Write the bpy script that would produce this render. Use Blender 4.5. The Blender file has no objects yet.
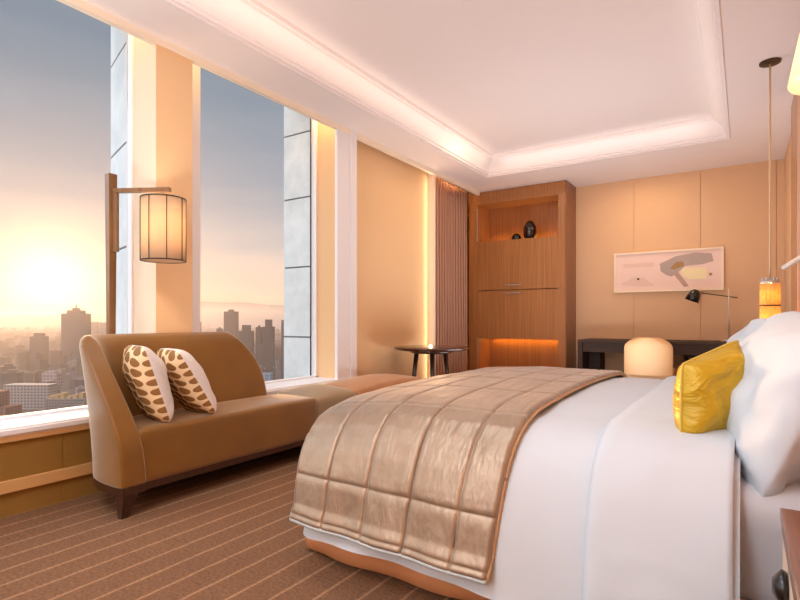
import bpy, bmesh, math, random
from mathutils import Vector, Matrix, noise
random.seed(7)
sc = bpy.context.scene
COL = sc.collection
PI = math.pi
F2 = (-.549, .836); R2 = (.836, .549)
def ray(px):
    a = (px-400)/525
    return (F2[0]+a*R2[0], F2[1]+a*R2[1])

# ------------------------------------------------------------------ materials
MATS = {}
def new_mat(name):
    m = bpy.data.materials.new(name); m.use_nodes = True
    nt = m.node_tree; b = nt.nodes['Principled BSDF']
    MATS[name] = m
    return m, nt, b
def N(nt, t, **kw):
    n = nt.nodes.new(t)
    for k, v in kw.items(): setattr(n, k, v)
    return n
def math_n(nt, op, a, b=None, c=None, clamp=False):
    n = nt.nodes.new('ShaderNodeMath'); n.operation = op; n.use_clamp = clamp
    for i, v in enumerate((a, b, c)):
        if v is None: continue
        if isinstance(v, (int, float)): n.inputs[i].default_value = v
        else: nt.links.new(v, n.inputs[i])
    return n.outputs[0]
def mix_c(nt, f, a, b):
    n = nt.nodes.new('ShaderNodeMix'); n.data_type = 'RGBA'
    for s, v in ((n.inputs[0], f), (n.inputs[6], a), (n.inputs[7], b)):
        if isinstance(v, (int, float)): s.default_value = v
        elif isinstance(v, tuple): s.default_value = (*v[:3], 1)
        else: nt.links.new(v, s)
    return n.outputs[2]
def s2l(c):
    return tuple(((v/255)/12.92 if v/255 <= .04045 else ((v/255+.055)/1.055)**2.4) for v in c)
def coords(nt, kind='Object', scale=(1,1,1), rot=(0,0,0)):
    tc = N(nt, 'ShaderNodeTexCoord'); mp = N(nt, 'ShaderNodeMapping')
    mp.inputs['Scale'].default_value = scale; mp.inputs['Rotation'].default_value = rot
    nt.links.new(tc.outputs[kind], mp.inputs[0]); return mp.outputs[0]
def mat(name, col, rough=.6, metal=0, var=.06, nscale=20, bump=0, bscale=60, stretch=(1,1,1), sheen=0, coat=0, spec=.5, emit=None, estr=0, sub=0):
    m, nt, b = new_mat(name)
    c = s2l(col) if max(col) > 1 else col
    co = coords(nt, scale=stretch)
    nz = N(nt, 'ShaderNodeTexNoise'); nz.inputs['Scale'].default_value = nscale; nz.inputs['Detail'].default_value = 4
    nt.links.new(co, nz.inputs['Vector'])
    lo = tuple(max(0, v*(1-var)) for v in c); hi = tuple(min(1, v*(1+var)) for v in c)
    nt.links.new(mix_c(nt, nz.outputs[0], lo, hi), b.inputs['Base Color'])
    b.inputs['Roughness'].default_value = rough; b.inputs['Metallic'].default_value = metal
    b.inputs['Specular IOR Level'].default_value = spec
    if sheen: b.inputs['Sheen Tint'].default_value = (1,.9,.76,1); b.inputs['Sheen Weight'].default_value = sheen; b.inputs['Sheen Roughness'].default_value = .4
    if coat: b.inputs['Coat Weight'].default_value = coat; b.inputs['Coat Roughness'].default_value = .1
    if bump:
        n2 = N(nt, 'ShaderNodeTexNoise'); n2.inputs['Scale'].default_value = bscale; n2.inputs['Detail'].default_value = 3
        nt.links.new(co, n2.inputs['Vector'])
        bp = N(nt, 'ShaderNodeBump'); bp.inputs['Strength'].default_value = bump; bp.inputs['Distance'].default_value = .01
        nt.links.new(n2.outputs[0], bp.inputs['Height']); nt.links.new(bp.outputs[0], b.inputs['Normal'])
    if emit:
        b.inputs['Emission Color'].default_value = (*emit, 1); b.inputs['Emission Strength'].default_value = estr
    return m
def wood(name, c1, c2, axis='z', scale=1, rough=.35, coat=.2):
    m, nt, b = new_mat(name)
    st = {'z': (60*scale, 60*scale, 1.2), 'x': (1.2, 60*scale, 60*scale), 'y': (60*scale, 1.2, 60*scale)}[axis]
    co = coords(nt, scale=st)
    nz = N(nt, 'ShaderNodeTexNoise'); nz.inputs['Scale'].default_value = 1; nz.inputs['Detail'].default_value = 5; nz.inputs['Roughness'].default_value = .6
    nt.links.new(co, nz.inputs['Vector'])
    rp = N(nt, 'ShaderNodeValToRGB'); e = rp.color_ramp.elements
    e[0].position = .3; e[0].color = (*s2l(c1), 1); e[1].position = .7; e[1].color = (*s2l(c2), 1)
    nt.links.new(nz.outputs[0], rp.inputs[0]); nt.links.new(rp.outputs[0], b.inputs['Base Color'])
    b.inputs['Roughness'].default_value = rough; b.inputs['Coat Weight'].default_value = coat; b.inputs['Coat Roughness'].default_value = .15
    return m

M = {}
M['ceiling'] = mat('ceiling_paint', (246,236,232), .9, var=.01)
M['white'] = mat('white_paint', (243,240,240), .45, var=.01)
M['cream'] = mat('cream_paint', (250,236,214), .7, var=.01)
M['wall'] = mat('tan_wallcovering', (230,190,150), .85, var=.05, nscale=3, bump=.25, bscale=6, stretch=(8,8,120))
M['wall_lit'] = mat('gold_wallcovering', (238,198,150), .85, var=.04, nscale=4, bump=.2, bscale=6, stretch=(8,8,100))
M['jamb'] = mat('peach_jamb_paint', (243,220,188), .7, var=.01)
M['panel_low'] = mat('shaded_gold_wallcovering', (150,110,44), .8, var=.06, nscale=3, stretch=(8,8,60), bump=.2, bscale=5)  # shade below the sill is put into this wallcovering colour
M['rail'] = mat('tan_painted_rail', (214,164,104), .6, var=.02)
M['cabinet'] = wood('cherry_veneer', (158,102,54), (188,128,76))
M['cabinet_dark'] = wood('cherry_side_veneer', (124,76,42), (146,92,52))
M['darkwood'] = wood('dark_stained_wood', (44,24,16), (70,38,26), rough=.3, coat=.5)
M['desk'] = wood('dark_desk_wood', (56,40,32), (74,54,42), axis='x', rough=.7, coat=0)
M['tablewood'] = wood('dark_table_wood', (62,36,26), (92,54,40), axis='x', rough=.2, coat=.6)
M['standwood'] = wood('nightstand_wood', (98,56,32), (134,80,48), axis='y', rough=.3, coat=.4)
M['lampwood'] = wood('brown_lamp_wood', (112,76,40), (146,104,60), rough=.35)
M['steel'] = mat('brushed_steel', (215,208,200), .42, .7, var=.03)
M['brass'] = mat('aged_brass', (90,76,60), .35, .9, var=.08)
M['black'] = mat('black_enamel', (16,14,14), .3, coat=.3)
M['vase'] = mat('dark_glazed_ceramic', (22,18,24), .12, coat=.8, var=.3)
M['wire'] = mat('dark_wire', (66,50,36), .4, .6)
M['sofa'] = mat('tan_sofa_velvet', (128,84,22), .36, var=.28, nscale=4, sheen=.9, bump=.08, bscale=9)
M['sofa2'] = mat('sky_greyed_sofa_velvet', (158,134,100), .45, var=.1, nscale=5, sheen=.5)  # greyer than the sofa: sky reflection put into the colour
M['sofa3'] = mat('rust_sofa_velvet', (184,126,78), .5, var=.08, nscale=5, sheen=.5)
M['linen'] = mat('white_bed_linen', (205,213,220), .75, var=.015, nscale=6, bump=.12, bscale=9)
M['sheet'] = mat('grey_fitted_sheet', (196,199,204), .75, var=.02, nscale=6, bump=.1, bscale=10)
M['skirt'] = mat('apricot_bed_skirt', (232,166,116), .6, var=.04, nscale=8)
M['hemcord'] = mat('pale_blue_hem_cord', (196,208,210), .6, var=.2, nscale=120)
M['chair'] = mat('cream_chair_leather', (236,190,138), .5, var=.03, nscale=8)
M['headboard'] = mat('rose_beige_headboard', (214,168,140), .8, var=.04, nscale=12)
M['curtain'] = mat('taupe_curtain_cloth', (188,142,116), .85, var=.06, nscale=6, stretch=(30,30,1), bump=.1)
M['drawer'] = mat('pale_drawer_leather', (226,200,176), .5, var=.03)
M['stone'] = None
# marble-like exterior stone
m, nt, b = new_mat('pale_blue_grey_stone'); M['stone'] = m
co = coords(nt)
n1 = N(nt, 'ShaderNodeTexNoise'); n1.inputs['Scale'].default_value = 3; n1.inputs['Detail'].default_value = 8; n1.inputs['Roughness'].default_value = .7
nt.links.new(co, n1.inputs['Vector'])
rp = N(nt, 'ShaderNodeValToRGB'); e = rp.color_ramp.elements
e[0].position = .3; e[0].color = (*s2l((206,214,216)), 1); e[1].position = .7; e[1].color = (*s2l((240,244,244)), 1)
nt.links.new(n1.outputs[0], rp.inputs[0]); nt.links.new(rp.outputs[0], b.inputs['Base Color']); b.inputs['Roughness'].default_value = .5
# carpet: stripes across X
m, nt, b = new_mat('striped_brown_carpet'); M['carpet'] = m
tc = N(nt, 'ShaderNodeTexCoord'); sp = N(nt, 'ShaderNodeSeparateXYZ'); nt.links.new(tc.outputs['Object'], sp.inputs[0])
wob = N(nt, 'ShaderNodeTexNoise'); wob.inputs['Scale'].default_value = 5; nt.links.new(tc.outputs['Object'], wob.inputs['Vector'])
xx = math_n(nt, 'ADD', sp.outputs[0], math_n(nt, 'MULTIPLY', math_n(nt, 'SUBTRACT', wob.outputs[0], .5), .016))
fr = math_n(nt, 'FRACT', math_n(nt, 'DIVIDE', math_n(nt, 'ADD', xx, 20), .128))
d = math_n(nt, 'ABSOLUTE', math_n(nt, 'SUBTRACT', fr, .5))
st = math_n(nt, 'SUBTRACT', 1, math_n(nt, 'MULTIPLY', math_n(nt, 'SUBTRACT', d, .015), 18), clamp=True)
fine = N(nt, 'ShaderNodeTexNoise'); fine.inputs['Scale'].default_value = 75; fine.inputs['Detail'].default_value = 3
nt.links.new(tc.outputs['Object'], fine.inputs['Vector'])
big = N(nt, 'ShaderNodeTexNoise'); big.inputs['Scale'].default_value = 2.5; big.inputs['Detail'].default_value = 3
nt.links.new(tc.outputs['Object'], big.inputs['Vector'])
# woven bands
wv = N(nt, 'ShaderNodeTexNoise'); wv.inputs['Scale'].default_value = 1; wv.inputs['Detail'].default_value = 3
mp = N(nt, 'ShaderNodeMapping'); mp.inputs['Scale'].default_value = (5, 70, 1); nt.links.new(tc.outputs['Object'], mp.inputs[0]); nt.links.new(mp.outputs[0], wv.inputs['Vector'])
base = mix_c(nt, fine.outputs[0], s2l((58,38,26)), s2l((160,120,88)))
base = mix_c(nt, math_n(nt, 'MULTIPLY', wv.outputs[0], .5), base, s2l((150,108,80)))
base = mix_c(nt, math_n(nt, 'MULTIPLY', math_n(nt,'SUBTRACT', big.outputs[0], .35), .5, clamp=True), base, s2l((104,70,52)))
colr = mix_c(nt, math_n(nt, 'MULTIPLY', st, math_n(nt, 'ADD', .12, math_n(nt, 'MULTIPLY', wv.outputs[0], .85))), base, s2l((196,150,112)))
nt.links.new(colr, b.inputs['Base Color']); b.inputs['Roughness'].default_value = .95
b.inputs['Specular IOR Level'].default_value = .1
bp = N(nt, 'ShaderNodeBump'); bp.inputs['Strength'].default_value = .5; bp.inputs['Distance'].default_value = .01
nt.links.new(fine.outputs[0], bp.inputs['Height']); nt.links.new(bp.outputs[0], b.inputs['Normal'])
# satin quilt
m, nt, b = new_mat('champagne_quilted_satin'); M['quilt'] = m
co = coords(nt, scale=(1,1,1))
n1 = N(nt, 'ShaderNodeTexNoise'); n1.inputs['Scale'].default_value = 7; n1.inputs['Detail'].default_value = 4; n1.inputs['Distortion'].default_value = .8
nt.links.new(co, n1.inputs['Vector'])
nt.links.new(mix_c(nt, n1.outputs[0], s2l((142,120,98)), s2l((184,160,136))), b.inputs['Base Color'])
b.inputs['Roughness'].default_value = .40; b.inputs['Metallic'].default_value = .55
b.inputs['Sheen Weight'].default_value = .4; b.inputs['Sheen Roughness'].default_value = .4
mp = N(nt, 'ShaderNodeMapping'); mp.inputs['Scale'].default_value = (20, 6, 8); tc = N(nt, 'ShaderNodeTexCoord')
nt.links.new(tc.outputs['Object'], mp.inputs[0])
n2 = N(nt, 'ShaderNodeTexNoise'); n2.inputs['Scale'].default_value = 1.4; n2.inputs['Detail'].default_value = 3; nt.links.new(mp.outputs[0], n2.inputs['Vector'])
bp = N(nt, 'ShaderNodeBump'); bp.inputs['Strength'].default_value = .34; bp.inputs['Distance'].default_value = .02
nt.links.new(n2.outputs[0], bp.inputs['Height']); nt.links.new(bp.outputs[0], b.inputs['Normal'])
# yellow satin
m, nt, b = new_mat('mustard_silk'); M['yellow'] = m
co = coords(nt, scale=(7,7,5))
n1 = N(nt, 'ShaderNodeTexNoise'); n1.inputs['Scale'].default_value = 1.3; n1.inputs['Detail'].default_value = 4; n1.inputs['Distortion'].default_value = 1.0
nt.links.new(co, n1.inputs['Vector'])
nt.links.new(mix_c(nt, n1.outputs[0], s2l((172,138,12)), s2l((212,174,34))), b.inputs['Base Color'])
b.inputs['Roughness'].default_value = .38; b.inputs['Metallic'].default_value = .15
bp = N(nt, 'ShaderNodeBump'); bp.inputs['Strength'].default_value = .9; bp.inputs['Distance'].default_value = .03
nt.links.new(n1.outputs[0], bp.inputs['Height']); nt.links.new(bp.outputs[0], b.inputs['Normal'])
M['yellow_pipe'] = mat('pale_gold_piping', (206,178,76), .4, var=.05)
# leaf pattern: staggered ellipses
m, nt, b = new_mat('leaf_print_cloth'); M['leaf'] = m
tc = N(nt, 'ShaderNodeTexCoord'); sp = N(nt, 'ShaderNodeSeparateXYZ'); nt.links.new(tc.outputs['Object'], sp.inputs[0])
u = math_n(nt, 'DIVIDE', math_n(nt, 'ADD', sp.outputs[0], 5.0), .078); v = math_n(nt, 'DIVIDE', math_n(nt, 'ADD', sp.outputs[1], 5.0), .052)
col_i = math_n(nt, 'FLOOR', u); half = math_n(nt, 'MULTIPLY', math_n(nt, 'FLOORED_MODULO', col_i, 2), .5)
fu = math_n(nt, 'SUBTRACT', math_n(nt, 'FRACT', u), .5); fv = math_n(nt, 'SUBTRACT', math_n(nt, 'FRACT', math_n(nt, 'ADD', v, half)), .5)
fv2 = math_n(nt, 'ADD', fv, math_n(nt, 'MULTIPLY', fu, .5))
dd = math_n(nt, 'ADD', math_n(nt, 'POWER', math_n(nt, 'DIVIDE', fu, .44), 2), math_n(nt, 'POWER', math_n(nt, 'DIVIDE', fv2, .4), 2))
inn = math_n(nt, 'LESS_THAN', dd, 1)
nt.links.new(mix_c(nt, inn, s2l((244,214,168)), s2l((150,104,52))), b.inputs['Base Color']); b.inputs['Roughness'].default_value = .7
M['knit'] = mat('pale_grey_knit', (226,218,212), .8, var=.14, nscale=90, bump=.3, bscale=90)

# glass
m, nt, b = new_mat('window_glass'); M['glass'] = m
out = nt.nodes['Material Output']; tr = N(nt, 'ShaderNodeBsdfTransparent'); gl = N(nt, 'ShaderNodeBsdfGlossy'); gl.inputs['Roughness'].default_value = .02
tr.inputs[0].default_value = (.97,.985,.99,1)
mx = N(nt, 'ShaderNodeMixShader'); mx.inputs[0].default_value = .002
nt.links.new(tr.outputs[0], mx.inputs[1]); nt.links.new(gl.outputs[0], mx.inputs[2]); nt.links.new(mx.outputs[0], out.inputs[0]); nt.nodes.remove(b)
def shade_mat(name, col, trans, emit, estr):
    m, nt, b = new_mat(name)
    out = nt.nodes['Material Output']; t = N(nt, 'ShaderNodeBsdfTranslucent'); t.inputs[0].default_value = (*s2l(trans), 1)
    b.inputs['Base Color'].default_value = (*s2l(col), 1); b.inputs['Roughness'].default_value = .8
    b.inputs['Emission Color'].default_value = (*emit, 1); b.inputs['Emission Strength'].default_value = estr
    mx = N(nt, 'ShaderNodeMixShader'); mx.inputs[0].default_value = .5
    nt.links.new(b.outputs[0], mx.inputs[1]); nt.links.new(t.outputs[0], mx.inputs[2]); nt.links.new(mx.outputs[0], out.inputs[0])
    return m
M['shade'] = shade_mat('lit_linen_shade', (228,200,164), (236,206,168), (1,.8,.6), .1)
M['amber'] = shade_mat('amber_glass_shade', (248,206,120), (252,214,120), (1,.62,.25), .22)
M['sconce'] = shade_mat('cream_sconce_shade', (250,232,196), (250,230,190), (1,.8,.5), 1.1)
M['led'] = mat('warm_led_strip', (255,200,120), .5, emit=(1,.5,.12), estr=3)
M['diffuser'] = mat('lamp_diffuser', (255,240,225), .5, emit=(1,.9,.8), estr=2)

# ------------------------------------------------------------------ object helpers
def tag(o, label=None, cat=None, group=None, kind=None):
    if label: o['label'] = label
    if cat: o['category'] = cat
    if group: o['group'] = group
    if kind: o['kind'] = kind
    return o
def empty(name, loc, rz=0, label=None, cat=None, group=None):
    o = bpy.data.objects.new(name, None); COL.objects.link(o); o.location = loc; o.rotation_euler = (0,0,rz)
    o.empty_display_size = .1
    return tag(o, label, cat, group)
def link_bm(name, bm, mats, parent=None, smooth=False, loc=None):
    me = bpy.data.meshes.new(name); bmesh.ops.recalc_face_normals(bm, faces=bm.faces[:]); bm.to_mesh(me); bm.free()
    if not isinstance(mats, (list, tuple)): mats = [mats]
    for m in mats: me.materials.append(m)
    if smooth:
        for p in me.polygons: p.use_smooth = True
    o = bpy.data.objects.new(name, me); COL.objects.link(o)
    if parent: o.parent = parent
    if loc: o.location = loc
    return o
def bx(bm, x0, x1, y0, y1, z0, z1, mi=0, rot=None):
    vs = [bm.verts.new((x, y, z)) for x in (x0, x1) for y in (y0, y1) for z in (z0, z1)]
    fs = []
    for q in ((0,1,3,2),(4,6,7,5),(0,4,5,1),(2,3,7,6),(0,2,6,4),(1,5,7,3)):
        f = bm.faces.new([vs[i] for i in q]); f.material_index = mi; fs.append(f)
    return vs
def boxo(name, x0, x1, y0, y1, z0, z1, m, parent=None, bev=0, smooth=False):
    bm = bmesh.new(); bx(bm, x0, x1, y0, y1, z0, z1)
    if bev: bmesh.ops.bevel(bm, geom=bm.edges[:], offset=bev, segments=2, affect='EDGES', profile=.6)
    return link_bm(name, bm, m, parent, smooth)
def struct(o): o['kind'] = 'structure'; return o
def lathe(bm, prof, cx=0, cy=0, n=32, mi=0, cap=True):
    rings = []
    for r, z in prof:
        rings.append([bm.verts.new((cx+r*math.cos(2*PI*i/n), cy+r*math.sin(2*PI*i/n), z)) for i in range(n)])
    for a, b in zip(rings, rings[1:]):
        for i in range(n):
            f = bm.faces.new((a[i], a[(i+1)%n], b[(i+1)%n], b[i])); f.material_index = mi
    if cap:
        bm.faces.new(rings[0][::-1]).material_index = mi; bm.faces.new(rings[-1]).material_index = mi
def tube(bm, pts, r, n=10, r2=None, closed=False, mi=0):
    pts = [Vector(p) for p in pts]; rings = []
    L = len(pts)
    for k, p in enumerate(pts):
        if closed: t = (pts[(k+1)%L]-pts[k-1])
        else: t = pts[min(k+1, L-1)]-pts[max(k-1, 0)]
        t.normalize(); up = Vector((0,0,1)) if abs(t.z) < .9 else Vector((1,0,0))
        a = t.cross(up).normalized(); b = t.cross(a)
        rr = r if r2 is None else r+(r2-r)*k/(L-1)
        rings.append([bm.verts.new(p+a*rr*math.cos(2*PI*i/n)+b*rr*math.sin(2*PI*i/n)) for i in range(n)])
    prs = list(zip(rings, rings[1:]))+([(rings[-1], rings[0])] if closed else [])
    for a, b in prs:
        for i in range(n): bm.faces.new((a[i], a[(i+1)%n], b[(i+1)%n], b[i])).material_index = mi
    if not closed: bm.faces.new(rings[0][::-1]); bm.faces.new(rings[-1])
def taper_leg(bm, x, y, z0, z1, w1, w0, dx=0, dy=0):
    v = []
    for z, w, ox, oy in ((z0, w0, dx, dy), (z1, w1, 0, 0)):
        v += [bm.verts.new((x+ox+sx*w/2, y+oy+sy*w/2, z)) for sx, sy in ((-1,-1),(1,-1),(1,1),(-1,1))]
    bm.faces.new(v[3::-1]); bm.faces.new(v[4:])
    for i in range(4): bm.faces.new((v[i], v[(i+1)%4], v[4+(i+1)%4], v[4+i]))
def rbox_bm(sx, sy, sz, r, dome=0, n=10, c=(0,0,0), wav=0, sag=0, seed=0):
    """softly rounded upholstery block, centred on c (half sizes sx,sy,sz)"""
    def ax(h):
        L = [-h, -h+r*.25, -h+r*.6, -h+r]; k = max(2, n)
        L += [-h+r+(2*h-2*r)*i/k for i in range(1, k)]; L += [h-r, h-r*.6, h-r*.25, h]; return L
    X, Y, Z = ax(sx), ax(sy), ax(sz)
    bm = bmesh.new(); cache = {}
    def V(x, y, z):
        k = (round(x,5), round(y,5), round(z,5))
        if k in cache: return cache[k]
        inn = Vector((max(-sx+r, min(sx-r, x)), max(-sy+r, min(sy-r, y)), max(-sz+r, min(sz-r, z))))
        d = Vector((x, y, z))-inn
        if d.length > 1e-9: d = d.normalized()*r
        q = inn+d
        if z > 0 and dome: q.z += dome*(1-(q.x/sx)**2)*(1-(q.y/sy)**2)*max(0, q.z/sz)
        if wav:
            nn = noise.noise_vector(Vector((q.x*4+seed, q.y*4, q.z*4))); q += nn*wav
        v = bm.verts.new(q+Vector(c)); cache[k] = v; return v
    for A, B, fn in ((X, Y, lambda a, b, s: (a, b, s*sz)), (X, Z, lambda a, b, s: (a, s*sy, b)), (Y, Z, lambda a, b, s: (s*sx, a, b))):
        for s in (-1, 1):
            for i in range(len(A)-1):
                for j in range(len(B)-1):
                    bm.faces.new((V(*fn(A[i],B[j],s)), V(*fn(A[i+1],B[j],s)), V(*fn(A[i+1],B[j+1],s)), V(*fn(A[i],B[j+1],s))))
    return bm
def rbox(name, x0, x1, y0, y1, z0, z1, r, m, parent=None, dome=0, n=8, wav=0, seed=0):
    bm = rbox_bm((x1-x0)/2, (y1-y0)/2, (z1-z0)/2, r, dome, n, ((x0+x1)/2, (y0+y1)/2, (z0+z1)/2), wav, seed=seed)
    return link_bm(name, bm, m, parent, True)
def pillow_bm(w, h, t, n=28, pinch=.07, crease=.012, seed=0, mi2=None, pw=2.4, rc=.09):
    """lies in local XY, thickness along Z; front is +Z"""
    bm = bmesh.new()
    grid = {}
    def P(i, j, s):
        edge = i in (0, n) or j in (0, n)
        key = (i, j, 0 if edge else s)
        if key in grid: return grid[key]
        u = math.sin((2*i/n-1)*PI/2); v = math.sin((2*j/n-1)*PI/2)
        x = u*w/2*(1-pinch*(1-v*v)*abs(u)); y = v*h/2*(1-pinch*(1-u*u)*abs(v))
        k_ = 1-rc*abs(u*v)**4; x *= k_; y *= k_
        a = max(0, 1-abs(u)**pw)**.6*max(0, 1-abs(v)**pw)**.6
        z = s*t/2*a
        f = Vector((x*6+seed*7, y*6, s*3))
        z += s*crease*noise.noise(f)*min(1, a*3)+s*crease*.6*noise.noise(f*2.7)*min(1, a*3)
        v_ = bm.verts.new((x, y, z)); grid[key] = v_; return v_
    for s in (1, -1):
        for i in range(n):
            for j in range(n):
                q = [P(i,j,s), P(i+1,j,s), P(i+1,j+1,s), P(i,j+1,s)]
                if s < 0: q.reverse()
                if len(set(q)) == 4:
                    f = bm.faces.new(q)
                    if s < 0 and mi2 is not None: f.material_index = mi2
    return bm
def pillow_edge(w, h, pinch=.07, k=16, rc=.09):
    pts = []
    L = []
    for i in range(k): L.append((-1+2*i/k, -1))
    for i in range(k): L.append((1, -1+2*i/k))
    for i in range(k): L.append((1-2*i/k, 1))
    for i in range(k): L.append((-1, 1-2*i/k))
    for u, v in L:
        k_ = 1-rc*abs(u*v)**4; pts.append((k_*u*w/2*(1-pinch*(1-v*v)*abs(u)), k_*v*h/2*(1-pinch*(1-u*u)*abs(v)), 0))
    return pts
def basis(x, y, loc):
    """matrix with local X along x, local Y as close to y as possible"""
    x = Vector(x).normalized(); z = x.cross(Vector(y)).normalized(); y = z.cross(x)
    m = Matrix((x, y, z)).transposed().to_4x4(); m.translation = Vector(loc); return m

# ------------------------------------------------------------------ room shell
W = -3.04; ZC = 2.72; YB = 7.05; XR = .36; YF = -3.2; ZT = 2.92; GX = -3.36; SILL = .44
struct(boxo('floor', -3.6, XR+.2, YF-.2, YB+.2, -.1, 0, M['carpet']))
# back wall with panel joints
wb = bmesh.new()
for a, b_ in ((-3.6,-1.874),(-1.869,-1.154),(-1.149,-.434),(-.429,.286),(.291,.6)):
    bx(wb, a, b_, YB, YB+.15, 0, 3)
bx(wb, -3.6, .6, YB+.014, YB+.15, 0, 3)
struct(link_bm('wall_back', wb, M['wall']))
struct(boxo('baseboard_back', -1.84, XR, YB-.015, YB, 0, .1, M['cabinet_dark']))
struct(boxo('wall_right', XR, XR+.15, YF, YB+.15, 0, 3, M['wall']))
struct(boxo('wall_front', -3.6, XR+.15, YF-.15, YF, 0, 3, M['ceiling']))
# ceiling with tray
TX0, TX1, TY0, TY1 = -2.62, -.13, -1.8, 5.93
cb = bmesh.new()
bx(cb, W, TX0, YF, YB+.1, ZC, ZC+.3); bx(cb, TX1, XR+.1, YF, YB+.1, ZC, ZC+.3)
bx(cb, TX0, TX1, YF, TY0, ZC, ZC+.3); bx(cb, TX0, TX1, TY1, YB+.1, ZC, ZC+.3)
bx(cb, TX0-.05, TX1+.05, TY0-.05, TY1+.05, ZT, ZT+.1)
struct(link_bm('ceiling', cb, M['ceiling']))
# crown moulding swept round the tray
prof = [(-.012,ZC-.012),(-.012,ZC),(.0,ZC+.002),(.012,ZC+.002),(.016,ZC+.02),(.026,ZC+.024)]
prof += [(.03+.075*(k/8)**1.6, ZC+.028+.12*(k/8)**.75) for k in range(9)]
prof += [(.112,ZC+.15),(.118,ZC+.168),(.13,ZC+.172),(.134,ZT)]
mb = bmesh.new(); prev = None; rings = []
for off, z in prof:
    rings.append([mb.verts.new((x, y, z)) for x, y in ((TX0+off,TY0+off),(TX1-off,TY0+off),(TX1-off,TY1-off),(TX0+off,TY1-off))])
for a, b_ in zip(rings, rings[1:]):
    for i in range(4): mb.faces.new((a[i], a[(i+1)%4], b_[(i+1)%4], b_[i]))
struct(link_bm('trim_1', mb, M['ceiling']))
# soffit edge trim over the windows and the light pocket above them
tb = bmesh.new(); bx(tb, W-.03, W+.012, YF, 6.6, ZC-.045, ZC+.3); 
struct(link_bm('trim_2', tb, M['cream']))
pb = bmesh.new(); bx(pb, -3.42, W-.03, YF, YB, 3.0, 3.1); bx(pb, -3.42, -3.38, YF, YB, 3.0, 3.35)
struct(link_bm('trim_3', pb, M['cream']))

# window wall
lw = bmesh.new()
for a, b_ in ((YF,-1.6),(-1.594,-.5),(-.494,.28),(.286,1.35),(1.356,2.4),(2.406,3.3),(3.306,3.86)):
    bx(lw, -3.5, W, a, b_, 0, SILL-.045)
bx(lw, -3.5, W-.004, YF, 3.86, 0, SILL-.045)
struct(link_bm('wall_left', lw, M['panel_low']))
struct(boxo('trim_4', W, W+.022, YF, 3.86, .12, .18, M['rail'], bev=.004))
sl = bmesh.new(); bx(sl, GX, W+.03, YF, 3.85, SILL-.045, SILL)
bmesh.ops.bevel(sl, geom=[e for e in sl.edges if all(v.co.x > W for v in e.verts)], offset=.012, segments=3, affect='EDGES')
struct(link_bm('trim_5', sl, M['white']))
struct(boxo('trim_6', W+.0, W+.018, YF, 3.86, SILL-.07, SILL-.045, M['rail']))
# piers (inside): cream side, gold front
P1a, P1b = 1.883, 2.14
J2 = 3.67
def pier(name, y0, y1, wide_x=W):
    bm = bmesh.new(); bx(bm, GX+.002, wide_x, y0, y1, SILL, 3.0)
    for f in bm.faces:
        if abs(f.normal.y) > .5: f.material_index = 1
    bm.normal_update()
    for f in bm.faces: f.material_index = 1 if abs(f.normal.y) > .5 else 0
    return struct(link_bm(name, bm, [M['wall_lit'], M['jamb']]))
pier('wall_left_pier', P1a, P1b)
pier('wall_left_near_pier', -1.3, -.5)
# white framed pilaster beyond the second window, then the recessed gold wall
pb = bmesh.new(); bx(pb, GX+.0, W-.02, J2, 3.80, SILL, 3.0)
pb.normal_update()
for f in pb.faces: f.material_index = 1 if abs(f.normal.y) > .5 else 0
bx(pb, W-.02, W+.01, 3.60, 3.74, SILL, 3.0, 2); bx(pb, W-.02, W+.0, 3.74, 3.79, SILL, 3.0, 2); bx(pb, W-.1, W+.014, 3.79, 3.875, 0, 3.0, 2)
struct(link_bm('wall_left_pilaster', pb, [M['white'], M['wall_lit'], M['white']]))
pb = bmesh.new(); bx(pb, -3.4, -3.14, 3.80, 5.42, 0, 3.0); bx(pb, -3.6, -3.3, 5.4, YB, 0, 3.0); bx(pb, -3.3, -3.06, 5.385, 5.425, 0, 3.0, 1)
struct(link_bm('wall_left_far', pb, [M['wall_lit'], M['cream']]))
struct(boxo('baseboard_left', -3.14, -3.12, 3.88, 5.36, 0, .1, M['rail']))
# windows: frame + glass
def window(n, y0, y1, fw0, fw1):
    fb = bmesh.new()
    bx(fb, GX-.03, GX+.03, y0, y0+fw0, SILL, 3.0); bx(fb, GX-.03, GX+.03, y1-fw1, y1, SILL, 3.0)
    bx(fb, GX-.03, GX+.03, y0, y1, SILL, SILL+.012); bx(fb, GX-.03, GX+.03, y0, y1, 2.95, 3.0)
    f = struct(link_bm('window_%d' % n, fb, M['white']))
    gb = bmesh.new(); bx(gb, GX-.006, GX+.006, y0+fw0, y1-fw1, SILL+.012, 2.95)
    link_bm('window_glass', gb, M['glass'], f)
    if n == 1: return
    kb = bmesh.new(); bx(kb, GX-.035, GX-.03, y1-fw1-.012, y1-fw1, SILL+.012, 2.95)
    link_bm('window_gasket', kb, M['black'], f)
def window_one():
    fb = bmesh.new(); xo, xi = -3.35, -3.29
    bx(fb, xo, xi, -.5, -.45, SILL, 3.0); bx(fb, xo, xi, P1a-.012, P1a+.004, SILL, 3.0)
    bx(fb, xo, xi, -.5, P1a, SILL, SILL+.012); bx(fb, xo, xi, -.5, P1a, 2.95, 3.0)
    f = struct(link_bm('window_1', fb, M['white']))
    gb = bmesh.new(); bx(gb, xo+.005, xo+.015, -.45, P1a-.012, SILL+.012, 2.95); link_bm('window_glass', gb, M['glass'], f)
window_one()
window(2, P1b, 3.70, .27, .05)
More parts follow.
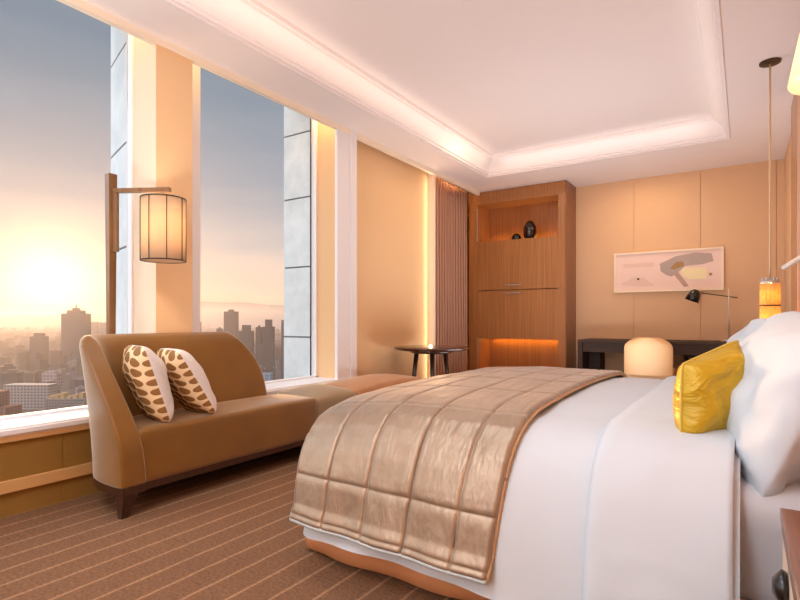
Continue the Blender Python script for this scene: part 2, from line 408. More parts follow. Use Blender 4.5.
# outside stone piers with joints
def stone(name, pts_fn, zs):
    sb = bmesh.new()
    for a, b_ in zip(zs, zs[1:]):
        pts = pts_fn()
        lo = [sb.verts.new((x, y, a+.008)) for x, y in pts]; hi = [sb.verts.new((x, y, b_-.008)) for x, y in pts]
        sb.faces.new(lo[::-1]); sb.faces.new(hi); k = len(pts)
        for i in range(k): sb.faces.new((lo[i], lo[(i+1)%k], hi[(i+1)%k], hi[i]))
    cx = sum(p[0] for p in pts_fn())/len(pts_fn()); cy = sum(p[1] for p in pts_fn())/len(pts_fn())
    ins = [(cx+(x-cx)*.985, cy+(y-cy)*.985) for x, y in pts_fn()]
    lo = [sb.verts.new((x, y, zs[0])) for x, y in ins]; hi = [sb.verts.new((x, y, zs[-1])) for x, y in ins]; k = len(ins)
    for i in range(k): sb.faces.new((lo[i], lo[(i+1)%k], hi[(i+1)%k], hi[i])).material_index = 1
    return struct(link_bm(name, sb, [M['stone'], mat('dark_joint_mortar', (120,122,124), .9)]))
zs = [-.6, .72, 1.34, 2.14, 2.95, 3.8]
stone('wall_outside_pier', lambda: [(GX-.002,P1a-.004),(-3.80,2.008),(-3.80,2.22),(GX-.002,2.40)], [-.6,.12,.78,1.45,2.13,2.78,3.8])
zs2 = [-.6,.14,.806,1.48,2.146,2.77,3.8]
stone('wall_outside_far_pier', lambda: [(GX-.05,3.70),(-3.80,3.70),(-3.80,5.0),(GX-.05,5.0)], zs2)
struct(boxo('wall_outside_base', -3.5, GX-.03, YF, 3.70, -.8, SILL-.02, M['stone']))
struct(boxo('wall_outside_head', -3.8, -3.40, YF, 5, 3.3, 3.7, M['stone']))

# rectangular area lights for LED strips and the added floor fill
def strip(name, loc, sx, sy, rot, power, col, size_vis=True):
    l = bpy.data.lights.new(name, 'AREA'); l.shape = 'RECTANGLE'; l.size = sx; l.size_y = sy; l.energy = power; l.color = col
    o = bpy.data.objects.new(name, l); COL.objects.link(o); o.location = loc; o.rotation_euler = rot; return o

# headboard panel on the right wall
hb = empty('headboard_panel', (XR, 3, 0), 0, 'tall wood-edged rose beige headboard panel on the wall behind the bed', 'headboard')
boxo('stile', -.06, -.001, 1.52, 2.06, 0.0, 2.62, M['cabinet'], hb)
boxo('padded_panel', -.06, -.001, -2.6, 1.515, .1, 2.62, M['headboard'], hb, bev=.01)

# ------------------------------------------------------------------ wardrobe
WX0, WX1, WY = -3.2, -1.86, 6.62
wd = empty('wardrobe', (0, 0, 0), 0, 'tall cherry wood wardrobe with lit display niche beside the curtain', 'wardrobe')
wd.location = (-2.53, WY, 0)
OX, OY = 2.53, -WY
def wp(name, x0, x1, y0, y1, z0, z1, m, par=None, bev=0): return boxo(name, x0+OX, x1+OX, y0+OY, y1+OY, z0, z1, m, par or wd, bev)
NX0, NX1 = -3.06, -1.965
cb = bmesh.new()
def cbx(x0,x1,y0,y1,z0,z1,mi=0): bx(cb, x0+OX, x1+OX, y0+OY, y1+OY, z0, z1, mi)
cbx(WX0, NX0, WY, YB-.002, 0, ZC-.004); cbx(NX1, WX1, WY, YB-.002, 0, ZC-.004); cbx(NX0, NX1, WY, YB-.002, 2.55, ZC-.004)
cbx(NX0, NX1, YB-.06, YB-.002, 0, 2.55); cbx(NX0, NX1, WY+.03, YB-.06, 1.98, 2.01); cbx(NX0, NX1, WY+.03, YB-.06, .74, .78); cbx(NX0, NX1, WY+.02, YB-.06, 0, .06)
link_bm('body', cb, M['cabinet'], wd)
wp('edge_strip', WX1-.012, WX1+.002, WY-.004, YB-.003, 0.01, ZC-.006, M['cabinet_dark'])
for z0, z1, hz in ((1.375, 2.035, 1.435), (.72, 1.365, 1.325)):
    d_ = wp('door', NX0+.002, NX1-.002, WY+.004, WY+.028, z0, z1, M['cabinet'])
    hbm = bmesh.new(); tube(hbm, [(OX-2.55-.11, OY+WY-.02, hz), (OX-2.55+.11, OY+WY-.02, hz)], .008)
    tube(hbm, [(OX-2.64, OY+WY-.02, hz), (OX-2.64, OY+WY+.006, hz)], .006); tube(hbm, [(OX-2.46, OY+WY-.02, hz), (OX-2.46, OY+WY+.006, hz)], .006)
    h_ = link_bm('handle', hbm, M['steel'], d_); h_['label'] = 'steel bar handle'
for z0, z1 in ((2.05,2.5),(.2,.72)):
    s_ = wp('metal_strip', NX0-.02, NX0-.005, WY-.006, WY+.002, z0, z1, M['steel'])
    s_['label'] = 'narrow steel strip'
wp('light_strip', NX0+.1, NX1-.01, YB-.085, YB-.062, 2.012, 2.024, M['led'])
wp('light_strip', NX0+.1, NX1-.01, YB-.085, YB-.062, .722, .738, M['led'])
strip('niche_light', (-2.5, YB-.11, 2.03), 1.0, .03, (math.radians(195),0,0), 1.6, (1,.5,.12))
strip('lower_niche_light', (-2.5, YB-.11, .72), 1.0, .03, (math.radians(-12),0,0), 2.4, (1,.48,.1))

def lathe_thing(name, prof, loc, m, label, cat, n=32, **kw):
    bm = bmesh.new(); lathe(bm, prof, n=n); o = link_bm(name, bm, m, None, True, loc); return tag(o, label, cat, **kw)
lathe_thing('vase', [(.03,0),(.05,.0),(.075,.06),(.088,.13),(.082,.19),(.055,.245),(.038,.262),(.034,.27),(.03,.262),(.028,.2),(.05,.1),(.03,.03)], (-2.38, 6.76, 2.01), M['vase'],
    'tall dark glazed vase standing in the lit wardrobe niche', 'vase')
lathe_thing('round_vase', [(.03,0),(.045,0),(.062,.03),(.066,.06),(.052,.095),(.03,.112),(.022,.118),(.018,.112),(.03,.06),(.02,.02)], (-2.56, 6.74, 2.01), M['vase'],
    'small squat dark vase beside the taller one in the wardrobe niche', 'vase')

# ------------------------------------------------------------------ curtain
def curtain(name, x, y0, y1, z0, z1, folds, label):
    bm = bmesh.new(); n = folds*10; rows = 14; g = []
    for j in range(rows+1):
        z = z0+(z1-z0)*j/rows; row = []
        for i in range(n+1):
            t = i/n; ph = t*folds*2*PI
            amp = .046*(1+.25*math.sin(i*.7))*(1-.25*j/rows)
            row.append(bm.verts.new((x+amp*math.sin(ph)+.008*noise.noise(Vector((t*9, z, 0))), y0+(y1-y0)*t+.012*math.sin(2*ph), z)))
        g.append(row)
    for j in range(rows):
        for i in range(n): bm.faces.new((g[j][i], g[j][i+1], g[j+1][i+1], g[j+1][i]))
    o = link_bm(name, bm, M['curtain'], None, True)
    s = o.modifiers.new('thick', 'SOLIDIFY'); s.thickness = .004
    return tag(o, label, 'curtain')
curtain('curtain', -3.09, 5.44, 6.30, .02, 2.668, 12, 'taupe pleated floor-length curtain gathered between the wall and the wardrobe')

# ------------------------------------------------------------------ picture
art = empty('framed_picture', (-.79, YB, 1.56), 0, 'long white-framed abstract print on the tan wall over the desk', 'picture')
aw, ah = .59, .247
fb = bmesh.new(); t_ = .022
bx(fb,-aw,aw,-.035,-.002,ah-t_,ah); bx(fb,-aw,aw,-.035,-.002,-ah,-ah+t_); bx(fb,-aw,-aw+t_,-.035,-.002,-ah+t_,ah-t_); bx(fb,aw-t_,aw,-.035,-.002,-ah+t_,ah-t_)
link_bm('frame', fb, mat('pale_cream_frame', (250,232,206), .5, var=.02), art)
ab = bmesh.new()
bx(ab, -aw+t_, aw-t_, -.012, -.004, -ah+t_, ah-t_, 0)
def poly(pts, mi, lift):
    lo = [ab.verts.new((x, -.012-lift, z)) for x, z in pts]; ab.faces.new(lo).material_index = mi
poly([(-.07,.09),(.10,.17),(.30,.20),(.47,.18),(.49,.09),(.38,.06),(.2,.05),(.13,-.02),(.06,-.07),(.0,-.05),(-.06,.0)], 1, .0010)
poly([(.04,.03),(.11,.105),(.18,.10),(.19,.05),(.08,.01)], 2, .0018)
poly([(.16,.0),(.18,.03),(.42,.02),(.42,-.11),(.24,-.11),(.17,-.06)], 3, .0022)
poly([(.07,-.03),(.10,.0),(.13,-.02),(.24,-.19),(.19,-.20)], 4, .0026)
poly([(.08,-.02),(.11,.02),(.14,.0),(.11,-.04)], 1, .0030)
poly([(-.48,.11),(-.48,.06),(-.13,.06),(-.13,.11)], 5, .0010)
for cx, cz, r, mi in ((-.31,-.085,.014,6), (.46,-.06,.018,2)):
    poly([(cx+r*math.cos(a*PI/5), cz+r*math.sin(a*PI/5)) for a in range(10)], mi, .003)
poly([(-.52,-.15),(-.36,-.06),(-.24,-.08),(-.12,-.17),(-.3,-.18)], 5, .0008)
link_bm('print', ab, [mat('pink_art_paper', (246,218,206), .7, var=.01), mat('art_grey', (186,168,160), .7), mat('art_brown', (178,138,90), .7),
    mat('art_cream', (252,236,190), .7), mat('art_taupe', (196,162,146), .7), mat('art_blush', (238,206,192), .7, var=.02), mat('art_black', (70,50,46), .7)], art)

# ------------------------------------------------------------------ desk, chair, desk lamp
dk = empty('desk', (-.65, 6.74, 0), 0, 'long dark wood writing desk against the back wall under the picture', 'desk')
def dp(name, x0, x1, y0, y1, z0, z1, bev=.003): return boxo(name, x0+.65, x1+.65, y0-6.74, y1-6.74, z0, z1, M['desk'], dk, bev)
dp('top', -1.68, .34, 6.44, 7.04, .70, .735)
ap = dp('apron', -1.62, .28, 6.46, 6.48, .59, .70)
dp('side_panel', -1.68, -1.625, 6.45, 7.03, 0, .70); dp('side_panel', .285, .34, 6.45, 7.03, 0, .70)
dp('leg', -1.62, -1.49, 6.75, 7.02, 0, .70)
for z in (.56, .42, .28): dp('shelf', -.55, .285, 6.55, 7.02, z, z+.02)
dp('divider', -.57, -.55, 6.5, 7.02, .02, .70)

ch = empty('desk_chair', (-.82, 6.02, 0), 0, 'cream leather chair with rounded back tucked at the dark desk', 'chair')
bm = bmesh.new(); n = 18; prev = None
def cback(s):
    rows = []
    for j in range(15):
        v = j/14; z = .40+.395*v
        hw = .228*(1 if v < .72 else math.sqrt(max(0, 1-((v-.72)/.28)**2.6))*.45+.55)
        if v > .72: hw = .228*(1-.55*((v-.72)/.28)**2.4)
        rows.append([(hw*(2*i/n-1), (.06*abs(2*i/n-1)**2.2)*1.0-.25+s*.028*(1-abs(2*i/n-1)**6*.7)*(1-.6*max(0,(v-.85)/.15)), z) for i in range(n+1)])
    return rows
fr_, bk_ = cback(1), cback(-1)
VF = [[bm.verts.new(p) for p in r] for r in fr_]; VB = [[bm.verts.new(p) for p in r] for r in bk_]
for G, fl in ((VF,0),(VB,1)):
    for j in range(14):
        for i in range(n): bm.faces.new((G[j][i],G[j][i+1],G[j+1][i+1],G[j+1][i]))
for j in range(14):
    for i in (0, n): bm.faces.new((VF[j][i],VF[j+1][i],VB[j+1][i],VB[j][i]))
for j in (0, 14):
    for i in range(n): bm.faces.new((VF[j][i],VF[j][i+1],VB[j][i+1],VB[j][i]))
o = link_bm('backrest', bm, M['chair'], ch, True)
md = o.modifiers.new('sub', 'SUBSURF'); md.levels = 1; md.render_levels = 2
rbox('seat', -.21, .21, -.22, .25, .36, .47, .04, M['chair'], ch, dome=.02)
for sx in (-1, 1):
    for sy in (-1, 1):
        bm = bmesh.new(); taper_leg(bm, sx*.2, sy*.2, 0, .37, .045, .028); link_bm('leg', bm, M['darkwood'], ch)

dl = empty('desk_lamp', (-.145, 6.80, .735), 0, 'slim desk lamp with a small black tilted head on a thin arm', 'lamp')
bm = bmesh.new(); lathe(bm, [(.075,0),(.075,.012),(.012,.02)]); link_bm('base', bm, M['steel'], dl, True)
bm = bmesh.new(); tube(bm, [(0,0,.01),(0,0,.58)], .008); link_bm('pole', bm, M['steel'], dl, True)
bm = bmesh.new(); tube(bm, [(.08,0,.478),(-.27,0,.54)], .005); link_bm('arm', bm, M['wire'], dl, True)
bm = bmesh.new()
hp = [(.012,.07),(.03,.062),(.05,.04),(.064,.0),(.075,-.07),(.07,-.07),(.06,0),(.03,.05)]
lathe(bm, hp, n=24)
bmesh.ops.rotate(bm, verts=bm.verts[:], cent=(0,0,0), matrix=Matrix.Rotation(math.radians(22), 3, 'Y'))
bmesh.ops.translate(bm, verts=bm.verts[:], vec=(-.335,0,.515))
link_bm('lamp_head', bm, M['black'], dl, True)

# ------------------------------------------------------------------ round side table
rt = empty('side_table', (-2.70, 4.70, 0), 0, 'round dark wood side table in the corner by the curtain', 'table')
bm = bmesh.new(); lathe(bm, [(.34,.66),(.375,.668),(.385,.68),(.385,.69),(.38,.694)], n=56); link_bm('tabletop', bm, M['tablewood'], rt, True)
bm = bmesh.new(); lathe(bm, [(.2,.63),(.22,.64),(.22,.66)], n=32); link_bm('apron', bm, M['darkwood'], rt, True)
for k in range(3):
    a = math.radians(-57+120*k)
    bm = bmesh.new(); tube(bm, [(.17*math.cos(a), .17*math.sin(a), .65), (.25*math.cos(a), .25*math.sin(a), 0)], .026, r2=.018, n=12)
    link_bm('leg', bm, M['darkwood'], rt, True)

# ------------------------------------------------------------------ chaise sofa along the window
SO = Vector((-2.75, 2.05, 0))
sofa = empty('chaise_sofa', SO, 0, 'tan velvet chaise sofa with one curved raised arm under the windows', 'sofa')
def shell():
    raw = [(-2.50,1.375),(-2.62,1.370),(-2.74,1.378),(-2.84,1.405),(-2.915,1.455),(-2.965,1.53),(-2.99,1.63),(-2.995,1.76),(-2.995,2.0),(-2.995,2.4),(-2.995,2.80)]
    # arc-length table
    P = [Vector(p) for p in raw]
    for _ in range(2):
        Q = [P[0]]
        for a, b in zip(P, P[1:]): Q += [a*.75+b*.25, a*.25+b*.75]
        Q.append(P[-1]); P = Q
    L = [0]
    for a, b in zip(P, P[1:]): L.append(L[-1]+(b-a).length)
    T = L[-1]
    def at(s):
        s = max(0, min(T, s))
        for i in range(len(L)-1):
            if L[i+1] >= s: break
        f = (s-L[i])/max(1e-9, L[i+1]-L[i]); p = P[i].lerp(P[i+1], f)
        i0, i1 = max(0, i-2), min(len(P)-1, i+3); t = (P[i1]-P[i0]).normalized()
        return p, Vector((t.y, -t.x))   # inward normal check below
    K = 16; R = 46; ZB, ZTP = .15, .89
    rows_o, rows_i = [], []
    for k in range(K+1):
        kk = k/K; z = ZB+(ZTP-ZB)*(1-(1-kk)**1.25)
        h = (z-ZB)/(ZTP-ZB)
        s0 = .0+.30*max(0, (h-.25)/.75)**1.35
        s1 = T-.14-.27*max(0, (h-.25)/.75)**3.2
        th = .135-.03*h
        edge = max(0, (h-.93)/.07); rnd = .030*edge**2
        ro, ri = [], []
        for r in range(R+1):
            s = s0+(s1-s0)*r/R; p, nn = at(s)
            if nn.dot(Vector((-2.6,2.1))-p) < 0: nn = -nn
            flare = -.07*h**1.5
            e = min(1, min(r, R-r)/1.0); 
            endr = .004*(1-e)
            a = p+nn*(flare+rnd+endr); b = p+nn*(th+flare*1.3-rnd-endr)
            if r == 0: pass
            ro.append(Vector((a.x, a.y, z))-SO); ri.append(Vector((b.x, b.y, z))-SO)
        rows_o.append(ro); rows_i.append(ri)
    bm = bmesh.new()
    VO = [[bm.verts.new(p) for p in r] for r in rows_o]; VI = [[bm.verts.new(p) for p in r] for r in rows_i]
    for G in (VO, VI):
        for k in range(K):
            for r in range(R): bm.faces.new((G[k][r],G[k][r+1],G[k+1][r+1],G[k+1][r]))
    for k in range(K):
        for r in (0, R): bm.faces.new((VO[k][r],VO[k+1][r],VI[k+1][r],VI[k][r]))
    for k in (0, K):
        for r in range(R): bm.faces.new((VO[k][r],VO[k][r+1],VI[k][r+1],VI[k][r]))
    o = link_bm('backrest', bm, M['sofa'], sofa, True); o.data.set_sharp_from_angle(angle=.8)
    bv = o.modifiers.new('b','BEVEL'); bv.width = .012; bv.segments = 3; bv.limit_method = 'ANGLE'; bv.angle_limit = .8
    return rows_o[0], rows_i[0]
bo, bi = shell()
def so(x): return x
def sp_rbox(name, par, off, x0,x1,y0,y1,z0,z1,r,m,**k):
    return rbox(name, x0-off.x, x1-off.x, y0-off.y, y1-off.y, z0, z1, r, m, par, **k)
sp_rbox('seat', sofa, SO, -2.93, -2.515, 1.47, 2.775, .145, .425, .028, M['sofa'], dome=.012, wav=.004)
# dark plinth
bm = bmesh.new()
for z0, z1 in ((.115,.152),):
    ring = [Vector((p.x, p.y)) for p in bo]+[Vector((-2.9-SO.x,2.775-SO.y)), Vector((-2.525-SO.x,2.775-SO.y)), Vector((-2.525-SO.x,1.5-SO.y)), Vector((-2.505-SO.x,1.50-SO.y))]
    lo = [bm.verts.new((p.x, p.y, z0)) for p in ring]; hi = [bm.verts.new((p.x, p.y, z1)) for p in ring]
    k = len(ring); bm.faces.new(lo[::-1]); bm.faces.new(hi)
    for i in range(k): bm.faces.new((lo[i], lo[(i+1)%k], hi[(i+1)%k], hi[i]))
o = link_bm('plinth', bm, M['darkwood'], sofa)
for x, y, dx, dy in ((-2.545,1.425,.0,-.02),(-2.56,2.70,0,0),(-2.90,1.62,0,0),(-2.93,2.70,0,0)):
    bm = bmesh.new(); taper_leg(bm, x-SO.x, y-SO.y, 0, .12, .075, .035, dx, dy); link_bm('leg', bm, M['darkwood'], sofa)

def ottoman(name, y0, y1, label, m, ztop):
    O = Vector((-2.76, (y0+y1)/2, 0)); e = empty(name, O, 0, label, 'ottoman')
    sp_rbox('cushion', e, O, -2.99, -2.525, y0, y1, .15, ztop-.01, .045, m, dome=.055, wav=.003)
    boxo('plinth', -2.97-O.x, -2.54-O.x, y0+.02-O.y, y1-.02-O.y, .115, .15, M['darkwood'], e)
    for x in (-2.95, -2.56):
        for y in (y0+.06, y1-.06):
            bm = bmesh.new(); taper_leg(bm, x-O.x, y-O.y, 0, .118, .05, .03); link_bm('leg', bm, M['darkwood'], e)
ottoman('square_ottoman', 2.785, 3.25, 'small velvet ottoman, painted grey with sky reflection, between the sofa seat and the long bench', M['sofa2'], .43)
ottoman('bench_ottoman', 3.26, 4.27, 'long rust-tan velvet bench at the far end of the sofa', M['sofa3'], .44)

# patterned cushions on the sofa
def leaf_cushion(loc, x, y, label, name='patterned_cushion'):
    bm = pillow_bm(.35, .44, .175, mi2=1, seed=loc[1], pinch=.02, pw=3)
    o = link_bm(name, bm, [M['leaf'], M['knit']], None, True)
    o.matrix_world = basis(x, y, loc)
    return tag(o, label, 'cushion', 'leaf-print cushions on the sofa')
CU1 = leaf_cushion((-2.705, 1.63, .628), (.97,-.26,.0), (-.18,-.27,.94), 'leaf-print cushion leaning on the sofa arm, the nearer of the two')
CU2 = leaf_cushion((-2.70, 1.86, .618), (.97,-.22,.0), (-.28,-.46,.86), 'leaf-print cushion further along the sofa, resting beside the first')

# ------------------------------------------------------------------ ledge lamp with drum shade
LP = Vector((-3.11, 1.645, SILL))
lamp = empty('pole_lamp', LP, 0, 'brown pole lamp with hanging wire-ribbed drum shade behind the sofa arm', 'lamp')
bm = bmesh.new(); lathe(bm, [(.055,0),(.055,.012),(.02,.02)], n=24); link_bm('base', bm, M['lampwood'], lamp)
bm = bmesh.new()
v=[]
for z, w in ((0.012,.015),(1.385,.024)):
    v.append([bm.verts.new((sx*w, sy*w, z)) for sx, sy in ((-1,-1),(1,-1),(1,1),(-1,1))])
bm.faces.new(v[0][::-1]); bm.faces.new(v[1])
for i in range(4): bm.faces.new((v[0][i],v[0][(i+1)%4],v[1][(i+1)%4],v[1][i]))
link_bm('pole', bm, M['lampwood'], lamp)
SC = Vector((-2.83, 1.80, 0)); dv = SC-LP; dv.z = 0; dn = dv.normalized(); al = math.atan2(dn.y, dn.x)
def rotbox(x0,x1,y0,y1,z0,z1,m,name,ang,par):
    bm = bmesh.new(); bx(bm,x0,x1,y0,y1,z0,z1); bmesh.ops.rotate(bm, verts=bm.verts[:], cent=(0,0,0), matrix=Matrix.Rotation(ang,3,'Z')); return link_bm(name,bm,m,par)
rotbox(.0, dv.length+.04, -.014, .014, 1.275, 1.30, M['lampwood'], 'arm', al, lamp)
rotbox(.02, .042, -.012, .012, .93, 1.28, M['lampwood'], 'bracket', al, lamp)
sr, sz0, sz1 = .120, .875, 1.235
c = dv
bm = bmesh.new(); n = 48
rings = [[bm.verts.new((c.x+sr*math.cos(2*PI*i/n), c.y+sr*math.sin(2*PI*i/n), z)) for i in range(n)] for z in (sz0, (sz0+sz1)/2, sz1)]
for a, b_ in zip(rings, rings[1:]):
    for i in range(n): bm.faces.new((a[i],a[(i+1)%n],b_[(i+1)%n],b_[i]))
shd = link_bm('lamp_shade', bm, M['shade'], lamp, True); md = shd.modifiers.new('t','SOLIDIFY'); md.thickness = .002
bm = bmesh.new()
for z in (sz0, sz1): tube(bm, [(c.x+(sr+.002)*math.cos(2*PI*i/40), c.y+(sr+.002)*math.sin(2*PI*i/40), z) for i in range(40)], .0035, n=6, closed=True)
for k in range(8):
    a = 2*PI*k/8+.35; tube(bm, [(c.x+(sr+.003)*math.cos(a), c.y+(sr+.003)*math.sin(a), sz0), (c.x+(sr+.003)*math.cos(a), c.y+(sr+.003)*math.sin(a), sz1)], .0028, n=6)
for k in range(2):
    a = PI/2*k; tube(bm, [(c.x-sr*math.cos(a), c.y-sr*math.sin(a), sz1), (c.x+sr*math.cos(a), c.y+sr*math.sin(a), sz1)], .003, n=6)
link_bm('wire_frame', bm, M['wire'], shd)
def point(name, loc, power, col, r=.03):
    l = bpy.data.lights.new(name, 'POINT'); l.energy = power; l.color = col; l.shadow_soft_size = r
    o = bpy.data.objects.new(name, l); COL.objects.link(o); o.location = loc; return o
point('lamp_bulb', (SC.x, SC.y, SILL+1.07), 7.5, (1,.82,.64), .035)

# ------------------------------------------------------------------ pendant lamp
PX, PY = .143, 4.35
pd = empty('pendant_lamp', (PX, PY, ZC), 0, 'two-tier amber glass pendant hanging on a long cord beyond the bed pillows', 'lamp')
bm = bmesh.new(); lathe(bm, [(.062,-.001),(.062,-.012),(.02,-.016)], n=32); link_bm('ceiling_plate', bm, M['brass'], pd)
bm = bmesh.new(); tube(bm, [(0,0,-.015),(0,0,-1.47)], .006, n=8); link_bm('cord', bm, mat('pale_lamp_cord', (232,204,160), .5), pd, True)
bm = bmesh.new(); lathe(bm, [(.057,-1.502),(.055,-1.488),(.03,-1.478),(.012,-1.46)], n=32)
for k in range(6): lathe(bm, [(.004,-1.49),(.012,-1.475),(.004,-1.46)], cx=.04*math.cos(k*PI/3), cy=.04*math.sin(k*PI/3), n=10)
link_bm('cap', bm, M['steel'], pd, True)
def ribbed(bm, r, z0, z1, n=60):
    rg = [[bm.verts.new(((r+.003*math.cos(i*PI*.5*1.0))*math.cos(2*PI*i/n), (r+.003*math.cos(i*PI*.5))*math.sin(2*PI*i/n), z)) for i in range(n)] for z in (z0, z1)]
    for i in range(n): bm.faces.new((rg[0][i],rg[0][(i+1)%n],rg[1][(i+1)%n],rg[1][i]))
for z0, z1 in ((-1.648,-1.504),(-1.800,-1.656)):
    bm = bmesh.new(); ribbed(bm, .056, z0, z1); o = link_bm('lamp_shade', bm, M['amber'], pd, True); md = o.modifiers.new('t','SOLIDIFY'); md.thickness = .003
for z0 in (-1.656, -1.808):
    bm = bmesh.new(); lathe(bm, [(.05,z0),(.059,z0),(.059,z0+.008),(.05,z0+.008)], n=36, cap=False); link_bm('ring', bm, M['brass'], pd, True)
point('pendant_bulb', (PX, PY, ZC-1.73), 13, (1,.84,.42), .025)
point('pendant_upper_bulb', (PX, PY, ZC-1.58), 1.3, (1,.6,.2), .02)

# wall sconce near the bed head (only its shade edge shows)
sc_ = empty('wall_sconce', (.215, 2.40, 1.83), 0, 'cream conical lamp shade on the headboard wall at the right edge', 'lamp')
bm = bmesh.new(); n=40
rg = [[bm.verts.new((r*math.cos(2*PI*i/n), r*math.sin(2*PI*i/n), z)) for i in range(n)] for r, z in ((.135,0),(.075,.19))]
for i in range(n): bm.faces.new((rg[0][i],rg[0][(i+1)%n],rg[1][(i+1)%n],rg[1][i]))
# keep clear of the headboard
o = link_bm('lamp_shade', bm, M['sconce'], sc_, True); o.scale = (.62,1,1); md = o.modifiers.new('t','SOLIDIFY'); md.thickness = .002
bm = bmesh.new(); tube(bm, [(0,0,.12),(0,0,-.04),(.085,0,-.04)], .008); link_bm('bracket', bm, M['brass'], sc_, True)
point('sconce_bulb', (.215, 2.40, 1.92), 3, (1,.78,.5), .03)
rl = empty('reading_light', (.30, 3.0, 1.30), 0, 'small white cylinder reading light angled out from the headboard', 'lamp')
bm = bmesh.new(); tube(bm, [(-.142,.17,-.074),(-.05,.06,-.02)], .012, n=16); link_bm('lamp_head', bm, mat('white_metal', (248,230,214), .35), rl, True)
bm = bmesh.new(); tube(bm, [(-.055,.065,-.023),(-.001,0,0)], .006); link_bm('arm', bm, M['steel'], rl, True)

# ------------------------------------------------------------------ bed
BX0, BX1, BY0, BY1 = -1.45, .285, 1.62, 3.62   # mattress
bed = empty('bed', (-.6, 2.65, 0), 0, 'wide double bed with grey sheet and apricot skirt', 'bed')
B0 = Vector((-.6, 2.65, 0))
def bb(name, x0,x1,y0,y1,z0,z1,r,m,**k): return rbox(name, x0-B0.x,x1-B0.x,y0-B0.y,y1-B0.y,z0,z1,r,m,bed,**k)
bb('base', BX0+.03, BX1, BY0+.03, BY1-.03, .06, .22, .02, M['darkwood'], n=3)
bb('mattress', BX0, BX1, BY0, BY1, .20, .535, .08, M['sheet'], dome=.01, wav=.004)
for x in (BX0+.12, BX1-.1):
    for y in (BY0+.15, BY1-.15):
        bm = bmesh.new(); taper_leg(bm, x-B0.x, y-B0.y, 0, .07, .07, .06); link_bm('leg', bm, M['darkwood'], bed)
def rrect(x0, x1, y0, y1, r, n, open_head=True):
    """outline from head-near corner along near side, round foot, back to head-far. returns list of (x,y,nx,ny,s)"""
    pts = []; r = max(r, .001)
    segs = []
    L1 = (x1)-(x0+r); L2 = (y1-r)-(y0+r); A = r*PI/2; T = 2*L1+2*A+L2
    for i in range(n+1):
        s = T*i/n
        if s <= L1: pts.append((x1-s, y0, 0, -1, s)); continue
        q = s-L1
        if q <= A: a = -PI/2-q/r; pts.append((x0+r+r*math.cos(a), y0+r+r*math.sin(a), math.cos(a), math.sin(a), s)); continue
        q -= A
        if q <= L2: pts.append((x0, y0+r+q, -1, 0, s)); continue
        q -= L2
        if q <= A: a = PI-q/r; pts.append((x0+r+r*math.cos(a), y1-r+r*math.sin(a), math.cos(a), math.sin(a), s)); continue
        q -= A
        pts.append((x0+r+q, y1, 0, 1, s))
    return pts
# skirt
bm = bmesh.new(); O = rrect(BX0-.10, BX1, BY0-.0, BY1+.0, .05, 260); rows = []
for j, z in enumerate((.018, .09, .17, .25)):
    f = 1-j/3
    rows.append([bm.verts.new((x+nx*(.005+.018*f*math.sin(s*17)*(.4+.6*math.sin(s*2.3)**2)+.01*f)-B0.x, y+ny*(.005+.018*f*math.sin(s*17)*(.4+.6*math.sin(s*2.3)**2)+.01*f)-B0.y, z)) for x,y,nx,ny,s in O])
for a, b_ in zip(rows, rows[1:]):
    for i in range(len(a)-1): bm.faces.new((a[i],a[i+1],b_[i+1],b_[i]))
o = link_bm('bed_skirt', bm, M['skirt'], bed, True); md = o.modifiers.new('t','SOLIDIFY'); md.thickness = .003

def top_profile(k):   # offset outward from outline, z ; used for duvet
    return k
def droop(x, y, z):
    if x > -1.08 or z < .35: return z
    c = min(1, (-1.08-x)/.42); k = min(1, (z-.35)/.2)
    return z-.040*c**1.5*k*(1-.55*max(0, min(1, (y-2.9)/.6)))
def cover(name, x0, x1, y0, y1, rc, prof, m, hem_wave=0, hem_slope=None, n=300, lump=.006, extra=0):
    """prof: list (inset, z) hem -> crest. then filled inwards to the middle line"""
    bm = bmesh.new(); rows = []
    for j, (ins, z) in enumerate(prof):
        r = max(.01, rc-ins); O = rrect(x0+ins*.42, x1, y0+ins, y1-ins, max(r,.05), n)
        row = []
        t = j/(len(prof)-1)
        for x, y, nx, ny, s in O:
            w = 0; dz = 0
            if j < 7:
                f = 1-j/7
                w = hem_wave*f*(math.sin(s*11+1)*.6+math.sin(s*23)*.4)
                dz = .5*hem_wave*f*math.sin(s*7)
            q = Vector((x*3, y*3, z*3)); l = noise.noise(q)*lump+noise.noise(q*2.7)*lump*.4
            row.append(bm.verts.new((x+nx*(w+l), y+ny*(w+l), droop(x, y, z+dz+l*.8))))
        rows.append(row)
    for a, b_ in zip(rows, rows[1:]):
        for i in range(len(a)-1): bm.faces.new((a[i],a[i+1],b_[i+1],b_[i]))
    last = rows[-1]; bm.faces.new(last) if False else None
    return bm, rows
def inset_fill(prof, half, ztop, crown):
    ins0, z0 = prof[-1]; out = list(prof)
    for k in range(1, 15):
        f = k/14; ins = ins0+(half-.004-ins0)*f
        out.append((ins, z0+(ztop+crown*math.sin(f*PI/2)-z0)*min(1, f*3) if f < .34 else ztop+crown*math.sin(f*PI/2)))
    return out
DY0, DY1, DX0 = 1.50, 3.74, -1.50
half = (DY1-DY0)/2
pr = [(-.004,.128),(.004,.17),(.014,.25),(.030,.33),(.050,.40),(.072,.46),(.10,.51),(.135,.553),(.18,.585),(.24,.607),(.32,.622)]
pr = inset_fill(pr, half, .626, .026)
bm, rows = cover('duvet', DX0, -.01, DY0, DY1, .12, pr, M['linen'], hem_wave=.014)
last = rows[-1]; L_ = len(last)-1
for i in range(L_//2): bm.faces.new((last[i],last[i+1],last[L_-i-1],last[L_-i])) if len({last[i],last[i+1],last[L_-i-1],last[L_-i]}) == 4 else None
